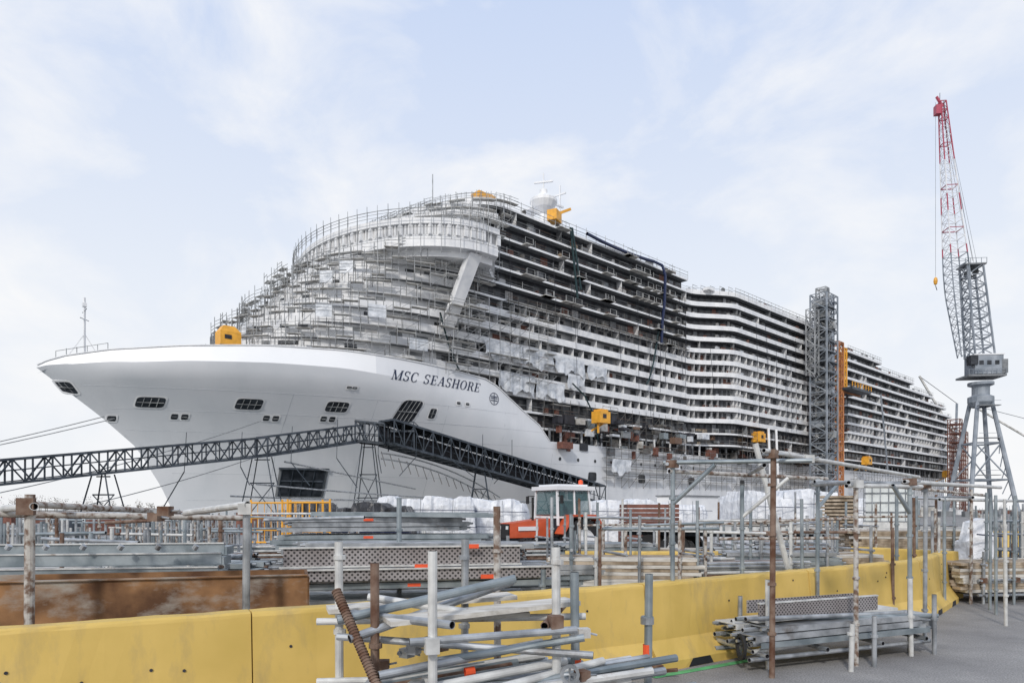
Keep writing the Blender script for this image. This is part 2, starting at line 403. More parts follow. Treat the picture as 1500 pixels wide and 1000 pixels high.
def path(z,inset=0.0):
    P=front(z) if z>24 else front(24)
    e=zmax_end(z); s=P[-1][0]+3
    out=[]
    for p in P: out.append(p)
    ss=[]
    while s<59: ss.append(s); s+=3.0
    if e>62:
        s=60
        while s<74: ss.append(s); s+=1.3
        s=74.5
        while s<121: ss.append(s); s+=3.0
        ss+= [121,124]
        s=127
        while s<137: ss.append(s); s+=3
        ss+=[137,140]; s=143
        while s<e: ss.append(s); s+=3
    ss=[x for x in ss if x<=e]; ss.append(e)
    for x in ss: out.append((x,side_t(x)))
    if inset:
        res=[]; n=len(out)
        for i,(s_,t_) in enumerate(out):
            a=out[max(0,i-1)];c=out[min(n-1,i+1)]
            dx,dy=c[0]-a[0],c[1]-a[1]; L=math.hypot(dx,dy) or 1
            nx,ny=-dy/L,dx/L
            if i==0: nx,ny=-1,0
            res.append((s_-nx*inset,max(0,t_-ny*inset) if i else 0))
        out=res
    return out
sb=MB(); rl=MB()
levels=[17.0+2.8*k for k in range(15)]
for k,z in enumerate(levels):
    P=path(z); I=path(z,1.5)
    top=(k==14)
    full=[(s,-t) for s,t in P]+[(s,t) for s,t in reversed(P)][:-1]
    sb.prism(full,z-.22,z+.18,'white','deckgrey')
    nxt=z+2.8
    for i in range(len(P)-1):
        a,c=P[i],P[i+1]; s=(a[0]+c[0])/2
        isfront=a[1]<17.9
        zone='C' if s>121 else ('B' if s>60 else 'A')
        lim={'A':38,'B':37,'C':30}[zone]
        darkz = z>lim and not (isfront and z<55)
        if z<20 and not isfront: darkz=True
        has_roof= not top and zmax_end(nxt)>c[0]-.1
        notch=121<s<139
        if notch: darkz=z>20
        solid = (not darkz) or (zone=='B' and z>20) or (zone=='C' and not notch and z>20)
        if z>18 and (solid or isfront):
            h={'A':.92,'B':.72,'C':.45}[zone]
            if isfront: h=1.0
            for sg in(-1,1):
                sb.hexa([(a[0],sg*a[1],z+.17),(c[0],sg*c[1],z+.17),(c[0],sg*(c[1]-.12),z+.17),(a[0],sg*(a[1]-.12),z+.17),
                     (a[0],sg*a[1],z+h+.1),(c[0],sg*c[1],z+h+.1),(c[0],sg*(c[1]-.12),z+h+.1),(a[0],sg*(a[1]-.12),z+h+.1)],'white')
            if zone!='A' and not isfront: rl.tube((a[0],-a[1]+.1,z+1.25),(c[0],-c[1]+.1,z+1.25),.045,'scafd')
            if zone!='A' and not isfront and R(0,1)<.25: sb.box((s,-a[1]+.8,z+R(.9,1.4)),(R(.4,1.6),.5,R(.4,.9)),random.choice(['deckgrey','rbrown','cabin','film']))
        else:
            for hh in(.55,1.1): rl.tube((a[0],-a[1]+.1,z+hh),(c[0],-c[1]+.1,z+hh),.04,random.choice(['scafd','scafd','rust','scaf']))
            if i%2: rl.tube((a[0],-a[1]+.1,z),(a[0],-a[1]+.1,z+R(1.1,1.5)),.045,random.choice(['scaf','scafd']))
            if R(0,1)<.3: sb.box((s,-a[1]+.9,z+R(.5,.9)),(R(.4,1.8),.6,R(.5,1.2)),random.choice(['deckgrey','rbrown','cabin','scafd','wood']))
        if has_roof:
            ia,ic=I[i],I[i+1]
            wk='dark' if darkz else ('white' if isfront else 'cabin')  # dark zones carry their recess shade in the wall colour
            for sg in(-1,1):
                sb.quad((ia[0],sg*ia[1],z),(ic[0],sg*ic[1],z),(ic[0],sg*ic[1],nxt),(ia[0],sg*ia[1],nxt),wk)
            if not isfront and c[0]-a[0]>1:
                f0=.30;f1=.93
                if R(0,1)<.93:
                    A=(ia[0]+(ic[0]-ia[0])*f0,ia[1]+(ic[1]-ia[1])*f0+.04); B=(ia[0]+(ic[0]-ia[0])*f1,ia[1]+(ic[1]-ia[1])*f1+.04)
                    g='glass' if R(0,1)<.88 else random.choice(['cabin','deckgrey','rbrown'])
                    sb.quad((A[0],-A[1],z+.2),(B[0],-B[1],z+.2),(B[0],-B[1],z+2.35),(A[0],-A[1],z+2.35),g)
                pr=.10 if darkz else .7
                if R(0,1)<pr:
                    kk='white' if not darkz else random.choice(['white','deckgrey'])
                    sb.hexa([(a[0],-a[1]+.15,z+.17),(a[0]+.08,-a[1]+.15,z+.17),(ia[0]+.08,-ia[1],z+.17),(ia[0],-ia[1],z+.17),
                         (a[0],-a[1]+.15,nxt-.2),(a[0]+.08,-a[1]+.15,nxt-.2),(ia[0]+.08,-ia[1],nxt-.2),(ia[0],-ia[1],nxt-.2)],kk)
            elif isfront and R(0,1)<.4:
                A,B=ia,ic
                for sg in(-1,1):
                    sb.quad((A[0]-.06,sg*(A[1]+.06),z+.9),(B[0]-.06,sg*(B[1]+.06),z+.9),(B[0]-.06,sg*(B[1]+.06),z+2.1),(A[0]-.06,sg*(A[1]+.06),z+2.1),random.choice(['glass','deckgrey','cabin']))
for z0,z1,s_ in((41.8,44.6,222),(44.6,47.4,200),(47.4,50.2,168),(50.2,53,138),(53,56,60.5)):
    t=side_t(s_)-2
    sb.box((s_,0,(z0+z1)/2),(.3,2*t,z1-z0-.4),'white')
sb.quad((END-1.2,-21,14),(END-1.2,21,14),(END-1.2,21,39),(END-1.2,-21,39),'white')
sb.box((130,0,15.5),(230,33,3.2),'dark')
for s_ in range(12,244,3):
    sb.box((s_,-19.6,15.6),(.3,.3,2.8),'white' if s_%2 else 'deckgrey')
    if R(0,1)<.5: sb.box((s_+1.5,-R(17,19.5),15.0),(R(.6,2.2),.8,R(.8,2.2)),random.choice(['deckgrey','rbrown','white','scafd','galvb','cabin']))
sb.box((32,0,57.3),(44,22,2.2),'white'); sb.box((95,0,54.3),(40,30,2.4),'white')
sb.obj('superstructure',ship); rl.obj('deck_railings',ship)

# bridge with wings
b=MB()
BSS=-8.5
def bplan(off,W=25.0,s0=-25.5,ss=BSS):
    out=[]
    for i in range(41):
        th=math.radians(-90+180*i/40)
        c=max(0,math.cos(th))
        out.append((ss-(ss-s0+off)*c**1.15 if c>0 else ss,-(W+off)*math.sin(th)))
    out=out+[(ss+3.2,-(W+off)),(ss+4.2,-(W+off-2)),(ss+9,-17),(ss+9,17),(ss+4.2,W+off-2),(ss+3.2,W+off)]
    return out
b.prism(bplan(-1.8),42.4,43.5,'white'); b.prism(bplan(-.3),43.5,45.3,'white'); b.prism(bplan(-.5),45.3,47.0,'cabin'); b.prism(bplan(.1),47.0,47.9,'white')
bp_=bplan(-.4)
for i in range(len(bp_)-1):
    p=bp_[i]; q=bp_[i+1]
    if i>41 and abs(p[1])<18: continue
    b.box((p[0],p[1],46.15),(.7,.7,1.7),'white')
    b.box(((p[0]+q[0])/2,(p[1]+q[1])/2,46.15),(.3,.3,1.7),'white')
for sg in(-1,1):
    b.hexa([(-12.6,sg*18.2,31.6),(-10.4,sg*18.2,31.6),(-10.4,sg*19.4,31.6),(-12.6,sg*19.4,31.6),(-10.4,sg*22.3,43.3),(-8.0,sg*22.3,43.3),(-8.0,sg*23.8,43.3),(-10.4,sg*23.8,43.3)],'white')
b.obj('navigation_bridge',ship)

# masts, radar, roof gear
b=MB()
b.lathe((22,-8,61.5),[(1.6,-4),(1.2,0),(.9,2.2),(2.2,3.4),(2.9,4.6),(2.9,5.2),(1.4,6.2),(.8,6.6),(.8,7.4),(0.01,7.8)],'white',16)
b.tube((22,-8,69),(22,-8,72.5),.15,'white'); b.box((22,-8,70.6),(.4,4,.3),'white',.6); b.box((24,-8,67.0),(8,.5,.35),'white'); b.tube((27,-8,58),(27,-8,71.5),.18,'white'); b.box((27,-8,69.5),(.3,3,.3),'white',.2)
b.box((18,-8,63),(3,3,.3),'white'); b.tube((18,-8.5,58),(18,-8.5,65),.12,'white')
b.tube((2,4,58),(2,4,70),.1,'scaf')
b.box((3,-11,60.2),(4.2,2.4,1.4),'orange'); b.beam((1,-11,60.2),(5,-11,61.3),.6,.6,'orange'); b.box((3,-11,58.6),(.5,.5,2.4),'scafd')
b.box((16,-17,58.7),(2.8,2,2.0),'orange',.4); b.beam((15,-17,58.5),(20,-17.5,61.2),.5,.5,'orange')
b.box((38,-14,58.6),(3,2,1.4),'tarp'); b.box((50,-14,58.2),(2,2,1.2),'deckgrey')
# fire-fighting style winch box on the foredeck
b.prism([(-44.6,-8.6),(-41.6,-8.6),(-41.6,-6.4),(-44.6,-6.4)],25.6,27.6,'orange'); b.hexa([(-44.6,-8.6,27.6),(-41.6,-8.6,27.6),(-41.6,-6.4,27.6),(-44.6,-6.4,27.6),(-44,-8.2,28.5),(-42.4,-8.2,28.5),(-42.4,-6.8,28.5),(-44,-6.8,28.5)],'orange'); b.box((-43.5,-8.63,26.8),(1,.05,.6),'dark')
b.tube((-60,0,22),(-60,0,31),.16,'white'); b.tube((-60,-1.2,29.2),(-60,1.2,29.2),.09,'white'); b.tube((-60.6,-.6,28.0),(-59.4,.6,28.0),.09,'white'); b.box((-60,0,30),(.5,.5,.5),'white')
b.tube((-60,0,26),(-62,0,22.6),.07,'white'); b.tube((-60,0,26),(-58,0,22.6),.07,'white')
for i in range(6):
    s_=-63.5+i*1.1; b.tube((s_,-hb(s_,22)*.8,ztop(s_)-.5),(s_,-hb(s_,22)*.8,ztop(s_)+1.0),.05,'scaf')
b.tube((-63.5,-hb(-63.5,22)*.8,ztop(-63.5)+1.0),(-58,-hb(-58,22)*.8,ztop(-58)+1.0),.05,'scaf')
b.box((150,0,53.2),(16,10,5),'white'); b.box((205,-12,46),(4,4,2.4),'white'); b.box((215,-14,45.5),(3,3,2),'deckgrey')
b.box((106,-20,54.6),(3.2,3,2.2),'orange'); b.beam((102,-20,53.8),(110,-20,56.2),.5,.5,'orange'); b.box((178,-18,50.4),(2,3,1.6),'rbrown')
for i in range(60):
    s_=R(64,230); z_=max(l for l in levels if zmax_end(l)>s_+2)
    b.box((s_,-R(14,22.5),z_+.9),(R(.6,3.5),R(1,2),R(.5,2.0)),random.choice(['white','tarp','deckgrey','scaf','rbrown','scafd']))
for s_,z_ in((21,19.2),(82,19.6),(152,17.0),(234,15.5)):
    b.box((s_,-24.6,z_),(3.0,2.2,2.2),'orange'); b.box((s_,-24.6,z_+1.3),(2.0,1.9,.5),'orange'); b.box((s_-.2,-25.73,z_+.2),(1.0,.05,.8),'dark'); b.beam((s_-.8,-24.6,z_),(s_-.8,-24.6,z_-3.0),.3,.3,'orange'); b.beam((s_+.8,-24.6,z_-1),(s_+.4,-20,z_-3),.3,.3,'orange')
for i in range(130):
    s_=R(12,118); b.box((s_,-R(18.5,22),R(13,20)),(R(.5,3),R(.4,1.5),R(.4,1.8)),random.choice(['deckgrey','rbrown','scafd','galvb','plank','dark','film','rust']))
b.obj('deck_equipment',ship)

# ============================================================ SHIP SCAFFOLDING
sc=MB()
z=25.4
while z<57.6:
    skip=(44<z<48)
    base=1.0+R(0,.3)
    N=34
    if not skip:
        offs=[]; cur=0
        for i in range(N+1):
            if R(0,1)<.25: cur=random.choice([0,0,.9,1.8]) if z<44 else random.choice([0,0,.5])
            offs.append(base+cur)
        cache={}
        def cp(i,o):
            o=round(o,2)
            if o not in cache: cache[o]=front(z,18,o,N,-90,90)
            F=cache[o][i]; return (F[0],-F[1])
        for i in range(N):
            o=offs[i]; A0=cp(i,o);A1=cp(i+1,o);B0=cp(i,o+1.0);B1=cp(i+1,o+1.0); jz=random.choice([0,0,.5,-.4]) if z<44 else 0
            zz=z+jz
            if R(0,1)<.82:
                sc.hexa([(*A0,zz),(*A1,zz),(*B1,zz),(*B0,zz),(*A0,zz+.08),(*A1,zz+.08),(*B1,zz+.08),(*B0,zz+.08)],'plank' if R(0,1)<.7 else 'galvlt')
            for hh in(.5,1.0):
                if R(0,1)<.85: sc.tube((*B0,zz+hh),(*B1,zz+hh),.045,'scaf')
            e=R(.1,.9) if z<44 else .1
            sc.tube((*B0,zz-2.2),(*B0,zz+1.1+e),.05,'scaf'); sc.tube((*A0,zz-1.8),(*A0,zz+1.1),.04,'scafd')
            if R(0,1)<.45: sc.tube((*B0,zz-2),(*B1,zz),.04,'scaf')
            if R(0,1)<.3: sc.tube((*A0,zz-1),(*B0,zz-1),.04,'scaf')
            if R(0,1)<.03 and z<40: sc.quad((*B0,zz-.9),(*B1,zz-.9),(*B1,zz+1.0),(*B0,zz+1.0),'film')
    z+=2.0 if z<43 else 2.1
P=bplan(1.0)[:42]
for zz in(44.2,46,48,49):
    for i in range(len(P)-1):
        if P[i][1]>14 : continue
        sc.tube((*P[i],zz),(*P[i+1],zz),.045,'scaf')
        if zz<49: sc.tube((*P[i],zz),(*P[i],zz+2),.045,'scaf')
P=bplan(.9)[:44]
for i in range(len(P)-1):
    for hh in(48.6,49.1): sc.tube((*P[i],hh),(*P[i+1],hh),.045,'scaf')
    sc.tube((*P[i],47.5),(*P[i],49.2),.045,'scaf')
    if i%2==0 and abs(P[i][1])>8: sc.tube((*P[i],42.0),(*P[i],49.2),.045,'scaf'); sc.tube((*P[i],42.2),(*P[i+1],42.2),.05,'scaf')
for i,(s,t) in enumerate(path(56.2)):
    if s<62: sc.tube((s,-t,56.2),(s,-t,58.2+R(0,.4)),.05,'scaf')
pp=path(56.2)
for i in range(len(pp)-1):
    for hh in(57.2,58.0): sc.tube((pp[i][0],-pp[i][1],hh),(pp[i+1][0],-pp[i+1][1],hh),.05,'scaf')
for s_ in range(62,236,2):
    z_=max(l for l in levels if zmax_end(l)>s_+1)
    t=side_t(s_)
    sc.tube((s_,-t,z_),(s_,-t,z_+2.0),.06,'scaf')
    for hh in(1.1,1.9): sc.tube((s_,-t,z_+hh),(s_+2,-t,z_+hh),.06,'scaf')
def sidescaf(s0,s1,z0,z1,t,step=2.4,dz=2.0,prob=.8,k='scaf'):
    z=z0
    while z<=z1:
        s=s0
        while s<s1:
            if R(0,1)<prob: sc.box((s+step/2,-t-.5,z),(step,.9,.07),'plank')
            for hh in (.5,1.0): 
                if R(0,1)<prob: sc.tube((s,-t-1,z+hh),(s+step,-t-1,z+hh),.05,k if R(0,1)<.85 else 'rust')
            sc.tube((s,-t-1,z-dz),(s,-t-1,z+1.1),.05,k)
            if R(0,1)<.3: sc.tube((s,-t-1,z-dz),(s+step,-t-1,z),.045,k)
            sc.tube((s,-t+.2,z),(s,-t-1,z),.045,k)
            s+=step
        z+=dz
sidescaf(-10,12,25,38,18.6,prob=.6)
sidescaf(26,118,8,14.5,20.8,prob=.85,k='scafd')
sidescaf(10,55,15.5,22,19.2,prob=.35,k='scafd')
sidescaf(73,116,16,20,24.2,prob=.3,k='scafd')
sidescaf(142,240,9,13,23.5,prob=.5,k='scafd')
sidescaf(2,58,39.2,39.3,18.2,prob=.95,k='scafd')
for i in range(40):
    s_=R(4,56); z_=random.choice(levels[8:]); sc.box((s_,-18.9,z_-.3),(R(1.5,3.5),1.4,.15),'plank')
    for d in(0,2): sc.tube((s_+d-1,-19.5,z_-.3),(s_+d-1,-19.5,z_+.8),.05,'scaf')
    sc.tube((s_-1,-19.5,z_+.8),(s_+1,-19.5,z_+.8),.05,'scaf')
for i in range(24):
    s_=R(0,118); t=side_t(s_)+.4; z_=R(40,56 if s_<60 else 52); 
    sc.tube((s_,-t,z_),(s_+R(-.5,.5),-t-R(0,1),z_-R(8,26)),.04,'dark')
sc.obj('ship_scaffolding',None,loc=SLOC,rot=SH)

b=MB()
def sheet(s0,s1,z0,z1,t,k='film'):
    nx=int((s1-s0)/.4)+2; nz=int((z1-z0)/.4)+2; i0=len(b.v); mi=b.mi(k); ph=R(0,9)
    for i in range(nx):
        for j in range(nz):
            s=s0+(s1-s0)*i/(nx-1); z=z0+(z1-z0)*j/(nz-1)
            f=1-j/(nz-1)
            sag=(math.sin(s*1.1+ph)*.45+math.sin(s*2.7)*.25)*f+R(-.1,.1)*f
            d=(.22*math.sin(s*2.3+ph+z*.3)+.10*math.sin(z*2.1+s*.7))*f+R(-.04,.04)
            b.v.append((s+.15*math.sin(z*2+ph),-t-.25-d,z+sag))
    for i in range(nx-1):
        for j in range(nz-1):
            b.f.append((i0+i*nz+j,i0+(i+1)*nz+j,i0+(i+1)*nz+j+1,i0+i*nz+j+1)); b.m.append(mi)
sheet(-3,6,28.6,31.6,18.4); sheet(6.2,14,28.2,31.4,18.4); sheet(14.5,23,28.3,31.2,18.4); sheet(0,9,23.0,26.4,18.5); sheet(9.5,17,22.8,25.8,18.5); sheet(18,23,25.6,28.2,18.4)
sheet(24,30,28.4,30.8,18.4); sheet(46,51,10,12.5,22); sheet(27,33,9,11.8,22.2); sheet(88,92,12,14.4,24.9)
b.obj('plastic_sheeting',ship,True)
b=MB()
def run(pts,r,k,n=6):
    for p,q in zip(pts,pts[1:]): b.tube(p,q,r,k,n)
def sagline(p,q,sag,n=12):
    p=Vector(p);q=Vector(q)
    return [tuple(p.lerp(q,i/n)-Vector((0,0,sag*4*(i/n)*(1-i/n)))) for i in range(n+1)]
run(sagline((24,-18.4,57.2),(46,-18.8,56.8),.5),.35,'hose')
run([(46,-18.8,56.8),(48,-19.6,56.2),(48.6,-20,54),(48.6,-19.8,48),(48.4,-19.4,44),(48.3,-19.2,39)],.32,'hose')
run(sagline((19,-18.5,57),(20,-19.5,43),.0),.22,'net'); run(sagline((19.4,-18.6,57),(21,-19.5,45),.0),.2,'net'); run(sagline((48,-18.6,42),(43,-19,29),2),.18,'net')
run(sagline((-13,-19,34),(-8,-19,24),1.5),.15,'net'); run([(18,-20,26),(21,-20.4,24),(24,-20.5,20),(25,-20.5,15)],.16,'net')
b.obj('air_hoses',ship)

# ============================================================ quay, ground, water
def sl(s,t,z=0):
    return (-15+.7396*s+.673*t,135.2+.673*s-.7396*t,z)
b=MB()
a_=[sl(-900,24),sl(3000,24),sl(3000,1600),sl(-900,1600)]
b.prism([(p[0],p[1]) for p in a_],-5,0,'concrete','asphalt'); b.obj('quay_ground')
b=MB(); b.quad((-5000,-3000,-3),(5000,-3000,-3),(5000,6000,-3),(-5000,6000,-3),'water'); b.obj('water')
b=MB(); b.beam(sl(-900,24.4,.1),sl(600,24.4,.1),.6,.2,'concrete'); b.obj('quay_kerb')
b=MB()
b.prism([(-900,420),(200,700),(3000,1500),(3000,2500),(-900,2500)],-4,-1.2,'concrete','tree'); b.obj('background_shore')
b=MB()
for i in range(260):
    f=R(0,1); x=-560+f*500; y=440+f*140+R(0,60)
    h=R(5,10)+3*math.sin(x*.03); b.tube((x,y,-1.2),(x+R(-.5,.5),y,h*.7),.35,'tree',5,r2=.1)
    for j in range(34):
        a=R(0,6.28); rr=R(0,1)**.5*h*.42; zz=h*R(.25,1)
        c=Vector((x+rr*math.cos(a)*(1.15-zz/h*.6),y+rr*math.sin(a),zz)); e=lambda:Vector((R(-1,1),R(-1,1),R(-1,1)))*R(.5,1.1)
        b.poly([c,c+e(),c+e()],'tree')
b.obj('distant_trees')

# ============================================================ towers alongside the ship
def lattice(b,c,w,d,z0,z1,dz,r,k,rot=SH,kk=None):
    ca,sa=math.cos(rot),math.sin(rot)
    cor=[(c[0]+x*ca-y*sa,c[1]+x*sa+y*ca) for x,y in((-w/2,-d/2),(w/2,-d/2),(w/2,d/2),(-w/2,d/2))]
    for p in cor: b.tube((*p,z0),(*p,z1),r*1.5,k)
    z=z0;i=0
    while z<z1-.01:
        zn=min(z+dz,z1)
        for j in range(4):
            p=cor[j];q=cor[(j+1)%4]
            b.tube((*p,zn),(*q,zn),r,kk or k)
            if i%2: b.tube((*p,z),(*q,zn),r*.8,k)
            else: b.tube((*q,z),(*p,zn),r*.8,k)
        z=zn;i+=1
b=MB()
c=sl(111,28.5); 
lattice(b,(c[0],c[1]),7,4.5,0,60.5,2.8,.16,'cranegrey')
lattice(b,(c[0]-.6,c[1]-.4),2.2,2.6,0,62.5,2.0,.14,'scaf')
c2=sl(114,28.3); lattice(b,(c2[0],c2[1]),1.6,2.6,0,61,1.6,.14,'cranegrey')
c3=sl(106,27.5); lattice(b,(c3[0],c3[1]),2.4,2.4,38,56,2.0,.12,'scaf')
for z in range(3,60,3):
    b.box((c[0],c[1],z),(6.6,4.2,.18),'deckgrey',SH)
    b.box((c[0]+R(-2,2),c[1],z+1.2),(1.4,3.0,1.9),random.choice(['cranegrey','deckgrey','scaf']),SH)
b.obj('lift_tower')
b=MB(); c=sl(123.5,26.5)
lattice(b,(c[0],c[1]),3.2,3,0,50,2.6,.19,'towero'); lattice(b,(c[0]+.3,c[1]),1.2,3,0,47,2.0,.1,'towero',SH,'orange')
c=sl(128,26.5); lattice(b,(c[0],c[1]),1.6,2,36,49,2.6,.15,'orange')
b.obj('stair_tower')
b=MB()
p=sl(131,27.5); b.box((p[0],p[1],36.5),(14,7,.7),'truss',SH); b.box((p[0],p[1],36.0),(15,.5,.5),'towero',SH)
for x in range(-7,8,2):
    q=sl(131+x,31,36.9); b.tube(q,(q[0],q[1],38.3),.11,'orange')
b.tube(sl(124,31,38.3),sl(138,31,38.3),.11,'orange'); b.tube(sl(124,31,37.6),sl(138,31,37.6),.09,'orange'); b.tube(sl(136,25,36),sl(130,21,30),.25,'rbrown'); b.tube(sl(140,33,36),sl(146,33,12),.3,'cranegrey')
b.obj('loading_platform')
b=MB()
for s_ in(84,88):
    p=sl(s_,27); b.beam((p[0],p[1],0),(p[0]-.8,p[1],22),.5,.5,'white')
b.obj('access_mast')

# ============================================================ gangway truss
b=MB()
def truss(p,q,w,h,n,roofk=None,floork='truss',r=.13,clad=False):
    p=Vector(p);q=Vector(q); d=(q-p); L=d.length; dd=d.normalized(); side=dd.cross(Vector((0,0,1))).normalized()*w/2; up=Vector((0,0,h))
    for s_ in(-1,1):
        for u_ in(0,1):
            a=p+side*s_+up*u_; b.beam(a,a+d,r*1.7,r*1.7,'truss')
    for i in range(n+1):
        o=p+d*i/n
        for s_ in(-1,1): b.tube(o+side*s_,o+side*s_+up,r*.8,'truss')
        b.tube(o+side,o-side,r*.8,'truss'); b.tube(o+side+up,o-side+up,r*.8,'truss')
        if i<n:
            o2=p+d*(i+1)/n
            for s_ in(-1,1):
                if i%2: b.tube(o+side*s_,o2+side*s_+up,r*.7,'truss')
                else: b.tube(o+side*s_+up,o2+side*s_,r*.7,'truss')
            b.tube(o+side+up,o2-side+up,r*.6,'truss')
    def slab(f): b.hexa([f-side,f+side,f+side+Vector((0,0,.1)),f-side+Vector((0,0,.1)),f+d-side,f+d+side,f+d+side+Vector((0,0,.1)),f+d-side+Vector((0,0,.1))],floork)
    slab(p+Vector((0,0,.15)))
    if roofk: slab(p+up+Vector((0,0,.12)))
    if clad:
        a=p-side*.95+Vector((0,0,.3)); b.hexa([a,a+side*.03,a+side*.03+up*.8,a+up*.8,a+d,a+d+side*.03,a+d+side*.03+up*.8,a+d+up*.8],'dark')
    for s_ in(-1,1):
        a=p+side*s_*.9; b.tube(a+Vector((0,0,1.2)),a+d+Vector((0,0,1.2)),.06,'truss')
gA=(-52,55,2.5); gB=(-30,82,8.0); gC=(-21.5,95,11.0); gC2=(-17.5,95,10.6); gD=(16,128,2.6)
truss(gA,gB,2.2,2.2,22,clad=False); truss(gB,gC,2.2,2.3,10); truss(gC,gC2,2.8,2.8,3)
truss(gC2,gD,3.8,3.3,28,'truss',clad=True)
b.box((-15.4,98.2,12.6),(3.4,5,.25),'truss')
for x in(-17,-15.4,-13.8): b.tube((x,95.8,12.7),(x,95.8,13.9),.07,'truss'); b.tube((x,96,12.6),(x-.5,96.5,9.8),.08,'truss')
b.tube((-17,95.8,13.9),(-13.8,95.8,13.9),.07,'truss'); b.tube((-13.8,95.8,13.9),(-13.8,100.4,13.9),.07,'truss')
b.obj('gangway_bridge')
b=MB()
def trestle(x,y,z,w=2.5):
    for dx in(-w,w):
        for dy in(-1,1): b.tube((x+dx,y+dy*1.4,0),(x+dx*.35,y+dy*.8,z),.09,'truss')
    for f in(.3,.6,.95):
        ww=w*(1-.65*f); b.tube((x-ww,y,z*f),(x+ww,y,z*f),.08,'truss')
    b.tube((x-w,y,0),(x+w*.6,y,z*.6),.07,'truss'); b.tube((x+w,y,0),(x-w*.6,y,z*.6),.07,'truss')
trestle(-30,82,8,2.4); trestle(-41,68.5,5.2,1.8); trestle(-20,95,10.8,2.0); trestle(-5,107,8,1.8); trestle(5,117,5,1.6)
for i in range(9):
    x=-36+i*4.5; y=75+i*4.2; z=min(9,5.8+i*.8)
    b.tube((x,y,z),(x+R(-4,4),y,z-R(2,4)),.06,'truss'); b.tube((x,y,z),(x,y+.5,z+4.2+R(-1,1)),.05,'truss')
for (p,q,s_) in (((-28,84,7.5),(-14,99,4.6),0),((-30,80,4.6),(6,112,2.8),.4),((-33,80,3.2),(0,108,2.8),.2),((-18,94,9.4),(-2,112,3.6),-1.2),((-18,94,8.6),(-3,111,3.0),-1.2)):
    run(sagline(p,q,s_),.10,'galv')
for i in range(16):
    f=i/16; b.tube((-18+16*f,94+18*f,9.6-6*f),(-17.5+16*f,94.5+18*f,7.6-5*f),.06,'scafd')
b.obj('gangway_trestles')
b=MB()
for (p,q) in ((sl(-58,2,14.5),(-110,75,0)),(sl(-57,3,14.2),(-95,62,0)),(sl(-40,12,14.5),(-62,62,.3)),(sl(-30,15,14.2),(-52,70,.3))):
    run(sagline(p,q,1.2,14),.06,'deckgrey',4)
b.obj('mooring_lines')

